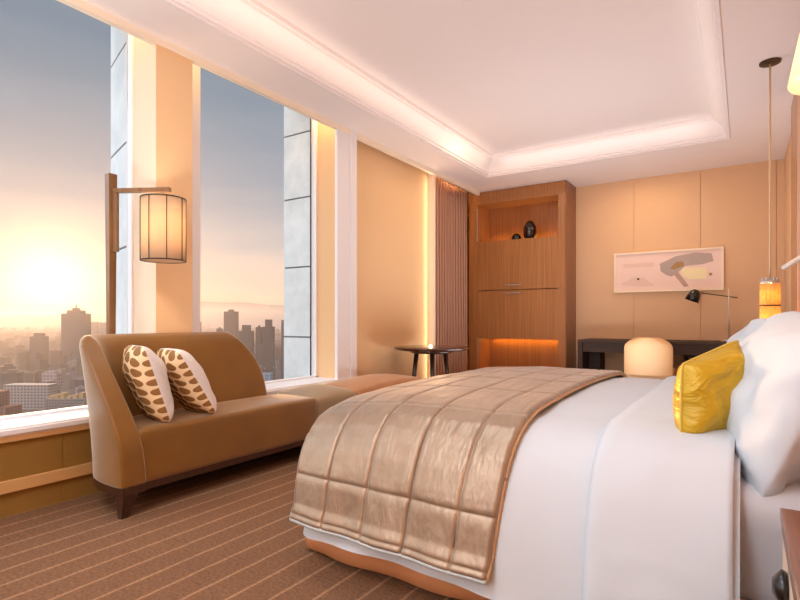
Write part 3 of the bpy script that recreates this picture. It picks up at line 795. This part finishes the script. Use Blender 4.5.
o = link_bm('duvet', bm, M['linen'], None, True)
tag(o, 'smooth white duvet spread over the bed down to the skirt', 'duvet')
# turned down layer near the head

def band_profile(x, out, zt, zn, zf):
    """path across the bed (Y direction) at given outward lift; list of (y,z)"""
    P = [(DY0-.012-out*1.0, zn)]
    ys = [(.006,.20),(.014,.25),(.030,.33),(.050,.40),(.072,.46),(.10,.51),(.135,.553),(.18,.585),(.24,.607),(.32,.622)]
    for ins, z in ys:
        if z > zn+.03: P.append((DY0+ins-out*.9*(1-ins/.32*.9), z+out*(ins/.32)**.5))
    y0 = DY0+.32; y1 = DY1-.32
    for k in range(1, 46):
        f = k/46; P.append((y0+(y1-y0)*f, zt+out+.028*math.sin(f*PI)**.7))
    for ins, z in ys[::-1]:
        if z > zf+.03: P.append((DY1-ins+out*.9*(1-ins/.32*.9), z+out*(ins/.32)**.5))
    P.append((DY1+.012+out, zf)); return P
def resample(P, n):
    P = [Vector(p) for p in P]; L = [0]
    for a, b in zip(P, P[1:]): L.append(L[-1]+(b-a).length)
    out = []; i = 0
    for k in range(n+1):
        s = L[-1]*k/n
        while i < len(L)-2 and L[i+1] < s: i += 1
        f = (s-L[i])/max(1e-9, L[i+1]-L[i]); p = P[i].lerp(P[i+1], f)
        t = (P[min(i+2,len(P)-1)]-P[max(i-1,0)]).normalized()
        out.append((p.x, p.y, s, -t.y, t.x))   # y,z,arc, outward normal (ny,nz)
    return out, L[-1]
def drape(name, x0, x1, nx, ny, out, zt, zn, zf, m, puff=None, lump=.004, xfn=None, th=.01):
    bm = bmesh.new(); g = []
    pts, T = resample(band_profile(0, out, zt, zn, zf), ny)
    for i in range(nx+1):
        u = i/nx; row = []
        for (y, z, s, nyy, nzz) in pts:
            x = x0+(x1-x0)*u
            h = noise.noise(Vector((x*5, y*5, z*5)))*lump+noise.noise(Vector((x*13, y*13, z*13)))*lump*.4
            if puff: h += puff(x, s, T)
            xx, yy, zz = x, y, z
            if xfn: xx, yy, zz = xfn(x, y, z, s, T)
            row.append(bm.verts.new((xx, yy+nyy*h, zz+nzz*h)))
        g.append(row)
    for i in range(nx):
        for j in range(len(pts)-1): bm.faces.new((g[i][j],g[i][j+1],g[i+1][j+1],g[i+1][j]))
    edge = [[tuple(v.co) for v in r] for r in g]
    o = link_bm(name, bm, m, None, True)
    md = o.modifiers.new('t','SOLIDIFY'); md.thickness = th; md.offset = 0
    return o, edge
def fold_fn(x, y, z, s, T):
    # hem end of the fold tapers and rolls down at its foot edge
    e = max(0, 1-(x+.345)/.03) if x < -.315 else 0
    z2 = z-.010*e if y > 1.62 and y < 3.68 else z
    lean = -.05*max(0, (.55-z))/.45 if y < 2 else 0
    return x+.02*math.sin(y*3)+lean*0-.01, y+(.008*e if y < 1.62 else 0), z2
o, _ = drape('top_sheet', -.345, .005, 24, 150, .019, .622, .02, .12, M['linen'], xfn=fold_fn, lump=.006, th=.012)
tag(o, 'white turned-down top sheet folded over the duvet near the pillows', 'sheet')
# quilted runner
RX0, RX1 = -1.51, -.625
cols = [RX0+.0, RX0+.18, RX0+.37, RX0+.56, RX0+.76, RX1]
def puff(x, s, T):
    for a, b in zip(cols, cols[1:]):
        if x <= b+1e-6: break
    fu = (x-a)/(b-a); fu = max(0, min(1, fu))
    rowsL = [0,.02,.175,.55]; r = .55
    while r < T: r += .34; rowsL.append(r)
    for c_, d_ in zip(rowsL, rowsL[1:]):
        if s <= d_: break
    fv = max(0, min(1, (s-c_)/(d_-c_)))
    a1 = min(1, min(fu, 1-fu)*10); b1 = min(1, min(fv, 1-fv)*(d_-c_)/.19*10)
    return .016*math.sqrt(a1*(2-a1)+1e-9)*(.35+.65*math.sqrt(max(0,b1*(2-b1)))) - .006
def run_fn(x, y, z, s, T):
    if y < 2.2:
        d = max(0, .60-z)/.46
        u = (x-RX0)/(RX1-RX0)
        flare = (.0+.02*u)*d**1.3
        return x+.035*(1-u)*d**.6-.03*u*d, y-flare-.006*math.sin(x*22)*d, z-(.0+.015*u)*d
    
    return x, y, z
def run_top(x, y, z, s, T):
    x, y, z = run_fn(x, y, z, s, T)
    z = droop(x, y, z)
    if x < -1.43:
        c = min(1, (-1.43-x)/.08); z -= .012*c*c*(1 if z > .5 else 0)
    return x, y, z
M['seam_shade'] = mat('shaded_seam_thread', (112,84,62), .6)  # seam thread darkened to carry the shade of the quilt valleys
o, edge = drape('bed_runner', RX0, RX1, 180, 440, .020, .624, .20, .2, M['quilt'], puff=puff, xfn=run_top, lump=.004, th=.012)
o.data.materials.append(M['seam_shade'])
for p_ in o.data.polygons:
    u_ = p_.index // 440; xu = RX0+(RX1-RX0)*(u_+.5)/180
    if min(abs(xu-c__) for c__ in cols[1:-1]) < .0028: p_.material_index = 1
tag(o, 'champagne satin quilted runner laid across the foot of the bed', 'bed runner')
bm = bmesh.new(); hem = [r[0] for r in edge]; tube(bm, [(x, y, z-.003) for x, y, z in hem], .009, n=8)
h1 = link_bm('hem_trim', bm, M['hemcord'], o, True); h1['label'] = 'pale corded hem'
bm = bmesh.new(); tube(bm, [(x-.004, y, z) for x, y, z in edge[0][::2]], .006, n=8); link_bm('hem_trim', bm, M['hemcord'], o, True)
bm = bmesh.new(); tube(bm, [(x+.004, y, z) for x, y, z in edge[-1][::2]], .006, n=8); link_bm('edge_piping', bm, mat('tan_piping', (196,150,104), .4), o, True)

# pillows
def pillow(name, w, h, t, loc, x, y, label, m=None, seed=0, pinch=.05, crease=.03):
    bm = pillow_bm(w, h, t, n=36, seed=seed, pinch=pinch, crease=crease)
    o = link_bm(name, bm, m or M['linen'], None, True); o.matrix_world = basis(x, y, loc)
    return tag(o, label, 'pillow', 'white pillows at the head of the bed')
pillow('pillow', .74, .50, .26, (.085,1.97,.752), (0.10,-1,-.10), (.36,.0,.93), 'white pillow nearest the camera, its corner hanging past the mattress', seed=1)
pillow('pillow', .68, .42, .15, (.20,2.04,.785), (0,-1,.0), (.30,0,.95), 'white pillow stacked behind the nearest one', seed=2)
pillow('pillow', .70, .46, .18, (.015,2.87,.76), (0,-1,.03), (.30,0,.95), 'white pillow on the far half of the bed with a pointed corner', seed=3)
pillow('pillow', .68, .42, .14, (.20,3.0,.77), (0,-1,0), (.25,0,.95), 'white pillow at the back of the far half of the bed', seed=4)

yc = empty('accent_cushion', (0,0,0), 0, 'mustard yellow silk cushion standing against the white pillows', 'cushion')
bm = pillow_bm(.225, .30, .165, n=40, seed=9, pinch=.03, crease=.014, rc=.05, pw=3)
def slump(p):
    u, v = p[0]/.13, p[1]/.155
    return (p[0]+.02*max(0, v)*u*0+.012*v, p[1]-.09*max(0, v)**1.4*max(0, min(1, (1-u)/2)), p[2])
for v_ in bm.verts: v_.co = slump(v_.co)
link_bm('cover', bm, M['yellow'], yc, True)
bm = bmesh.new(); tube(bm, [slump(p) for p in pillow_edge(.227,.302,.03,rc=.05)], .004, n=8, closed=True); link_bm('piping', bm, M['yellow_pipe'], yc, True)
yc.matrix_world = basis((.64,.76,.0), (.04,.16,.98), (-.088,1.86,.768))

# ------------------------------------------------------------------ nightstand (near)
ns = empty('nightstand', (.21, 1.17, 0), 0, 'dark wood nightstand with pale drawer front and black pull beside the bed', 'nightstand')
def npx(name, x0,x1,y0,y1,z0,z1,m,par=None,bev=.003): return boxo(name, x0-.21,x1-.21,y0-1.17,y1-1.17,z0,z1,m,par or ns,bev)
npx('top', .066, .299, .93, 1.452, .525, .55, M['standwood'])
npx('body', .076, .298, .94, 1.447, .06, .525, M['standwood'])
fbm = bmesh.new()
def f_(y0,y1,z0,z1): bx(fbm, .068-.21, .078-.21, y0-1.17, y1-1.17, z0, z1)
f_(.94,1.447,.505,.525); f_(.94,1.447,.06,.09); f_(.94,.965,.09,.505); f_(.965,.975,.285,.30)
link_bm('face_frame', fbm, M['standwood'], ns)
for z0, z1 in ((.305,.50),(.095,.29)):
    d_ = npx('drawer', .070, .077, .968, 1.443, z0, z1, M['drawer'])
    bm = bmesh.new(); zc = (z0+z1)/2+.05
    cy = 1.255-1.17
    lathe(bm, [(.004,0),(.03,.002),(.034,.010),(.022,.02),(.014,.026)], n=20)
    bmesh.ops.rotate(bm, verts=bm.verts[:], cent=(0,0,0), matrix=Matrix.Rotation(-PI/2,3,'Y'))
    bmesh.ops.translate(bm, verts=bm.verts[:], vec=(.070-.21, cy, zc))
    link_bm('knob', bm, M['black'], d_, True)
for x in (.10,.275):
    for y in (.965,1.42):
        bm = bmesh.new(); taper_leg(bm, x-.21, y-1.17, 0, .06, .035, .03); link_bm('leg', bm, M['standwood'], ns)

# ------------------------------------------------------------------ the city outside
G0 = -120
def facade(name, wall, glass, su=4.0, sv=3.4, fu=.42, fv=.45):
    m, nt, b = new_mat(name)
    tc = N(nt, 'ShaderNodeTexCoord'); sp = N(nt, 'ShaderNodeSeparateXYZ'); nt.links.new(tc.outputs['Object'], sp.inputs[0])
    u = math_n(nt, 'FRACT', math_n(nt, 'DIVIDE', math_n(nt, 'ADD', math_n(nt,'ADD', sp.outputs[0], 500), sp.outputs[1]), su))
    v = math_n(nt, 'FRACT', math_n(nt, 'DIVIDE', math_n(nt, 'ADD', sp.outputs[2], 500), sv))
    w = math_n(nt, 'MULTIPLY', math_n(nt, 'GREATER_THAN', u, fu), math_n(nt, 'GREATER_THAN', v, fv))
    ge = N(nt, 'ShaderNodeNewGeometry'); sn = N(nt, 'ShaderNodeSeparateXYZ'); nt.links.new(ge.outputs['Normal'], sn.inputs[0])
    w = math_n(nt, 'MULTIPLY', w, math_n(nt, 'LESS_THAN', math_n(nt, 'ABSOLUTE', sn.outputs[2]), .5))
    nt.links.new(mix_c(nt, w, s2l(wall), s2l(glass)), b.inputs['Base Color']); b.inputs['Roughness'].default_value = .7
    return m
FC = [facade('grey_facade', (78,68,68), (38,35,42)), facade('brown_facade', (76,56,50), (38,32,36)), facade('pale_facade', (120,110,110), (62,58,66), 3.2),
      facade('mauve_facade', (66,58,66), (36,33,42), 5), facade('dark_facade', (50,44,52), (28,26,34), 3.5)]
def bmesh_building(w, d, h, kind, rnd):
    bm = bmesh.new()
    if kind == 0: bx(bm, -w/2, w/2, -d/2, d/2, 0, h)
    elif kind == 1: bx(bm, -w/2, w/2, -d/2, d/2, 0, h*.9); bx(bm, -w*.3, w*.3, -d*.3, d*.3, h*.9, h)
    elif kind == 2: bx(bm, -w/2, w*.1, -d/2, d/2, 0, h); bx(bm, w*.1, w/2, -d/2, d/2, 0, h*.72); bx(bm, -w*.3, -w*.1, -d*.2, d*.2, h, h+3)
    elif kind == 3: bx(bm, -w/2, w/2, -d/2, d/2, 0, h*.55); bx(bm, -w*.4, w*.1, -d*.4, d*.4, h*.55, h)
    return bm
CITY_AIM = math.atan2(F2[1], F2[0])
def hero(name, pxl, pxr, ytop, t, fac, label, kind=0, depth=.6, turn=0, zb=G0, extra=None):
    pc = (pxl+pxr)/2; r = ray(pc); w = (pxr-pxl)/525*t/math.cos(turn)*.93; h = .97-(ytop-320)/525*t-zb
    bm = bmesh_building(w, w*depth, h, kind, random)
    if extra: extra(bm, w, w*depth, h)
    o = link_bm(name, bm, fac if isinstance(fac, list) else [fac], None, False, (r[0]*t, r[1]*t, zb))
    o.rotation_euler = (0,0,CITY_AIM-PI/2+turn)
    return tag(o, label, 'building')
def crown(bm, w, d, h):
    bx(bm, -w*.32, w*.32, -d*.32, d*.32, h, h+9); bx(bm, -w*.14, w*.14, -d*.14, d*.14, h+9, h+16); bx(bm, -w*.02, w*.02, -w*.02, w*.02, h+16, h+26)
hero('skyscraper', 64.5, 88, 313.5, 1500, FC[1], 'broad tower with a stepped spired crown beside the setting sun', extra=crown)
hero('tower_block', 32, 46.5, 333, 1350, FC[1], 'square brown block left of the spired tower in the haze', kind=1)
hero('slim_tower', 91, 98, 322, 2500, FC[0], 'faint slim tower just right of the spired tower', kind=0)
hero('slim_tower', 100, 107, 322.5, 2450, FC[0], 'faint slim tower nearest the lamp pole', kind=0)
hero('hotel_block', 7, 55, 384, 720, facade('hotel_facade', (146,134,132), (62,56,66), 4.5, 4), 'long pale slab building with rows of windows, low in the left window', depth=.3)
hero('brick_building', -14, 15, 391, 610, facade('brick_red_facade', (124,66,50), (70,40,34), 5), 'stepped red brick building in the bottom left corner of the window', kind=3, depth=.8)
def roofs(bm, w, d, h):
    for k in range(6): bx(bm, -w*.48+k*w*.16, -w*.38+k*w*.16, -d*.3, d*.25, h, h+3+2*(k%3), 1)
hero('low_building', 49, 90, 398, 650, [FC[2], mat('sandy_roof', (170,134,92), .7, var=.2, nscale=.2)], 'low flat building with sandy roof boxes above the sill', depth=.4, extra=roofs)
hero('curved_office', 44, 60, 371, 950, facade('lattice_facade', (150,130,134), (84,72,82), 6, 6), 'mid-rise with a lattice front behind the pale slab', kind=1)
hero('skyscraper', 224.5, 238, 311.5, 1300, FC[4], 'tallest tower in the right-hand window', extra=lambda bm,w,d,h: bx(bm,-w*.2,w*.2,-d*.2,d*.2,h,h+5))
hero('tower_block', 239.5, 253.5, 325, 1000, FC[4], 'dark stepped tower just right of the tallest one', kind=1)
hero('tower_block', 256, 266, 327, 980, FC[4], 'left part of the tower pair near the stone pier', kind=2)
hero('tower_block', 263, 274.5, 319.5, 900, FC[4], 'taller right tower of the pair near the stone pier', kind=1)
hero('slim_tower', 281.5, 290, 320, 1150, FC[4], 'dark tower half hidden by the stone pier')
hero('tower_block', 197, 203.5, 322, 1500, FC[4], 'small stepped tower at the left edge of the right window', kind=2)
hero('tower_block', 217, 226, 328.5, 1400, FC[4], 'lower block left of the tallest tower in the right window', kind=2)
hero('low_building', 262, 273, 373, 640, facade('blue_grey_facade', (120,136,152), (80,90,104), 6), 'blue-grey flat-roofed building just above the right window sill')
# countable filler blocks
meshes = []
for k in range(10):
    w = random.uniform(18, 38); d_ = random.uniform(14, 24); h = random.uniform(14, 44)
    bm = bmesh_building(w, d_, h, k % 4, random); me = bpy.data.meshes.new('city_building'); bm.to_mesh(me); bm.free(); me.materials.append(FC[k % 5]); meshes.append(me)
cnt = 0; spots = []
tt = 640
cand = []
for k in range(5200):
    t = 600*(9.5)**(random.random()**.85)
    px = random.uniform(-25, 118) if random.random() < .56 else random.uniform(190, 296)
    r = ray(px); x, y = r[0]*t, r[1]*t
    if any((x-a)**2+(y-b)**2 < 46**2 for a, b, _ in spots): continue
    spots.append((x, y, t))
spots.sort(key=lambda s: s[2])
heroes_xy = [(o.location.x, o.location.y) for o in COL.objects if o.get('category') == 'building']
spots = [s for s in spots if all((s[0]-a)**2+(s[1]-b)**2 > 62**2 for a, b in heroes_xy)]
for i, (x, y, t) in enumerate(spots[:270]):
    o = bpy.data.objects.new('city_building', meshes[i % 10]); COL.objects.link(o)
    o.location = (x, y, G0); o.rotation_euler = (0,0,random.choice((.3,.9,1.3,2.1)))
    if t < 800: o.scale = (1,1,.55)
    tag(o, 'small hazy building in the city far below the windows', 'building', 'city buildings below the windows')
bm = bmesh.new()
for x, y, t in spots[270:]:
    w, d_, h = random.uniform(9, 17), random.uniform(8, 15), random.uniform(8, 50)*(1+.5*(random.random() < .08))
    vs = bx(bm, -w, w, -d_, d_, G0, G0+h, random.randrange(5)); a = random.random()*3
    for v in vs: v.co = Vector((x+v.co.x*math.cos(a)-v.co.y*math.sin(a), y+v.co.x*math.sin(a)+v.co.y*math.cos(a), v.co.z))
tag(link_bm('distant_buildings', bm, FC), 'mass of distant city buildings fading into the haze', 'buildings', kind='stuff')
gm = mat('city_ground', (50,43,46), .9, var=.5, nscale=.03)
bm = bmesh.new(); bx(bm, -16000, -25, -6000, 14000, G0-5, G0); struct(link_bm('ground_outside', bm, gm))
# hills
bm = bmesh.new(); n = 160; rowA, rowB, rowC = [], [], []
for i in range(n+1):
    px = -250+820*i/n; r = ray(px); t = 7600
    hgt = 262+60*math.sin(px*.021+3.6)+40*noise.noise(Vector((px*.03,0,0)))+18*noise.noise(Vector((px*.12,3,0)))
    if px < 150: hgt *= .42+.58*max(0, (px+20)/170)**1 if px > -20 else .42
    rowA.append(bm.verts.new((r[0]*(t-1500), r[1]*(t-1500), G0)))
    rowB.append(bm.verts.new((r[0]*t, r[1]*t, max(60, hgt)-50))); rowC.append(bm.verts.new((r[0]*(t+1500), r[1]*(t+1500), G0)))
for a, b_ in ((rowA,rowB),(rowB,rowC)):
    for i in range(n): bm.faces.new((a[i],a[i+1],b_[i+1],b_[i]))
tag(link_bm('hills', bm, mat('hazy_hill_forest', (92,86,92), .9, var=.2, nscale=.01)), 'low range of hazy hills on the horizon beyond the city', 'hills', kind='structure')
# haze
m, nt, b = new_mat('city_haze'); nt.nodes.remove(b)
vs_ = N(nt, 'ShaderNodeVolumeScatter'); vs_.inputs['Color'].default_value = (1,.93,.92,1); vs_.inputs['Density'].default_value = 1/5200; vs_.inputs['Anisotropy'].default_value = .6
nt.links.new(vs_.outputs[0], nt.nodes['Material Output'].inputs['Volume'])
bm = bmesh.new(); bx(bm, -15000, -60, -5500, 13500, G0-3, 110)
o = link_bm('haze', bm, m); tag(o, 'thin evening haze lying over the city', 'haze', kind='stuff')

# ------------------------------------------------------------------ sky, sun
wld = bpy.data.worlds.new('sky'); sc.world = wld; wld.use_nodes = True; nt = wld.node_tree; nt.nodes.clear()
sr_ = ray(50); SD = Vector((sr_[0], sr_[1], 35/525)).normalized()
tc = N(nt, 'ShaderNodeTexCoord'); sp = N(nt, 'ShaderNodeSeparateXYZ'); nt.links.new(tc.outputs['Generated'], sp.inputs[0])
rp = N(nt, 'ShaderNodeValToRGB'); cr = rp.color_ramp
stops = [(0,(210,168,146)),(.03,(240,206,182)),(.09,(236,212,196)),(.16,(206,196,194)),(.26,(170,173,182)),(.36,(146,157,170)),(.5,(124,140,158)),(1,(90,116,156))]
while len(cr.elements) < len(stops): cr.elements.new(.5)
for e, (p, c_) in zip(cr.elements, stops): e.position = p; e.color = (*s2l(c_), 1)
mpn = N(nt, 'ShaderNodeMapping'); mpn.inputs['Scale'].default_value = (1.2, 1.2, 9); mpn.inputs['Rotation'].default_value = (.12,-.1,0)
nt.links.new(tc.outputs['Generated'], mpn.inputs[0])
nz = N(nt, 'ShaderNodeTexNoise'); nz.inputs['Scale'].default_value = 2.2; nz.inputs['Detail'].default_value = 4; nt.links.new(mpn.outputs[0], nz.inputs['Vector'])
zz = math_n(nt, 'ADD', sp.outputs[2], math_n(nt, 'MULTIPLY', math_n(nt, 'SUBTRACT', nz.outputs[0], .5), .13))
nt.links.new(zz, rp.inputs[0])
dt = N(nt, 'ShaderNodeVectorMath', operation='DOT_PRODUCT'); nt.links.new(tc.outputs['Generated'], dt.inputs[0]); dt.inputs[1].default_value = SD
dc = math_n(nt, 'MAXIMUM', dt.outputs['Value'], 0)
g1 = math_n(nt, 'MULTIPLY', math_n(nt, 'POWER', dc, 45), .42); g2 = math_n(nt, 'MULTIPLY', math_n(nt, 'POWER', dc, 480), 1.6)
def scalecol(f, c_):
    n = N(nt, 'ShaderNodeVectorMath', operation='SCALE'); n.inputs[0].default_value = c_; nt.links.new(f, n.inputs['Scale']); return n.outputs[0]
def addv(a, b_):
    n = N(nt, 'ShaderNodeVectorMath', operation='ADD'); nt.links.new(a, n.inputs[0]); nt.links.new(b_, n.inputs[1]); return n.outputs[0]
hi_ = N(nt, 'ShaderNodeMapRange', interpolation_type='SMOOTHSTEP'); hi_.inputs[1].default_value = .46; hi_.inputs[2].default_value = .8; nt.links.new(sp.outputs[2], hi_.inputs[0])
sky_fill = scalecol(math_n(nt, 'MULTIPLY', hi_.outputs[0], 1.1), (.80,.90,1.0))  # overhead sky brightened above the view, added for daylight
sd_ = N(nt, 'ShaderNodeVectorMath', operation='DOT_PRODUCT'); nt.links.new(tc.outputs['Generated'], sd_.inputs[0]); sd_.inputs[1].default_value = Vector((-.35,-.9,.3)).normalized()
sm_ = N(nt, 'ShaderNodeMapRange', interpolation_type='SMOOTHSTEP'); sm_.inputs[1].default_value = .25; sm_.inputs[2].default_value = .9; nt.links.new(sd_.outputs['Value'], sm_.inputs[0])
sky_fill = addv(sky_fill, scalecol(math_n(nt, 'MULTIPLY', sm_.outputs[0], 2.0), (.84,.92,1.0)))  # unseen bright side of the sky, added to light stone and sofa arm
tot = addv(addv(addv(rp.outputs[0], sky_fill), scalecol(g1, (1,.48,.12))), scalecol(g2, (1,.76,.36)))
bg = N(nt, 'ShaderNodeBackground'); bg.inputs[1].default_value = 1.0; nt.links.new(tot, bg.inputs[0])
wo = N(nt, 'ShaderNodeOutputWorld'); nt.links.new(bg.outputs[0], wo.inputs[0])
sl_ = bpy.data.lights.new('sun', 'SUN'); sl_.energy = 4.6; sl_.color = (1,.5,.2); sl_.angle = math.radians(9)
so_ = bpy.data.objects.new('sun', sl_); COL.objects.link(so_); so_.rotation_euler = SD.to_track_quat('Z', 'Y').to_euler()

# ------------------------------------------------------------------ room lamps and added fill lights
WARM = (1,.70,.42); NEU = (1,.93,.88)
# LED strip in the curtain pocket, washing the window wall
strip('pocket_light', (-3.2, 4.6, 2.97), .05, 2.3, (0,0,0), 26, (1,.66,.34))
strip('pocket_light', (-3.17, 2.0, 2.97), .04, .6, (0,0,0), 3, (1,.72,.42))
strip('panel_light', (-3.10, 5.375, 1.45), .04, 2.4, (PI/2,0,PI), 3, (1,.78,.5))
# hidden cove strips round the tray throw light up on to the ceiling, warm on the window side
# unseen fill discs added under the ceiling to brighten the near half
def disc(name, loc, size, power, col, rot=(0,0,0)):
    l = bpy.data.lights.new(name, 'AREA'); l.shape = 'DISK'; l.size = size; l.energy = power; l.color = col
    o = bpy.data.objects.new(name, l); COL.objects.link(o); o.location = loc; o.rotation_euler = rot; return o
COOL = (.70,.87,1)
disc('ceiling_fill', (-1.4, -.3, 2.85), 1.3, 30, COOL)
disc('ceiling_fill', (-1.35, 1.6, 2.88), .9, 11, COOL)
disc('rear_fill', (-1.5, -2.2, 2.2), 1.3, 30, COOL, (math.radians(62),0,0))  # added fill behind the camera, aimed at the bed side
disc('floor_fill', (-1.6, -.6, .5), .9, 75, (.9,.93,1), (PI,0,0))  # added upward fill behind the camera, brightens the ceiling
for sx_, x_ in ((1, TX0+.15), (-1, TX1-.15)):
    strip('cove_light', (x_, 2.6, ZC+.06), .05, 6.2, (0, math.radians(180-sx_*40), 0), 1.8 if sx_ > 0 else .5, (1,.80,.62))
strip('cove_light', (-1.35, TY1-.15, ZC+.06), 2.1, .05, (math.radians(180-40), 0, 0), .5, (1,.9,.84))
strip('floor_fill', (-1.25, 4.85, .3), 1.5, .9, (PI,0,0), 37, (.88,.93,1))  # added upward fill hidden behind the bed, brightens the far ceiling
disc('desk_fill', (-1.0, 6.35, 2.71), .5, 7, WARM)  # added warm fill above the desk, no fixture there
disc('corner_fill', (-2.2, 5.0, 2.9), .4, 6, WARM)  # added warm fill above the far corner, no fixture there

# ------------------------------------------------------------------ camera
cam = bpy.data.cameras.new('camera'); co_ = bpy.data.objects.new('camera', cam); COL.objects.link(co_)
cam.sensor_width = 36; cam.lens = 525/800*36; cam.shift_y = .025; cam.clip_end = 30000; cam.clip_start = .05
co_.location = (0,0,.97); co_.rotation_euler = (PI/2, 0, math.atan2(.549, .836))
sc.camera = co_
sc.view_settings.view_transform = 'Standard'; sc.view_settings.look = 'None'; sc.view_settings.exposure = 0; sc.view_settings.gamma = 1
cy = sc.cycles
cy.use_denoising = True; cy.max_bounces = 8; cy.diffuse_bounces = 5; cy.glossy_bounces = 4; cy.transparent_max_bounces = 12; cy.volume_bounces = 0
cy.sample_clamp_indirect = 6; cy.caustics_reflective = False; cy.caustics_refractive = False
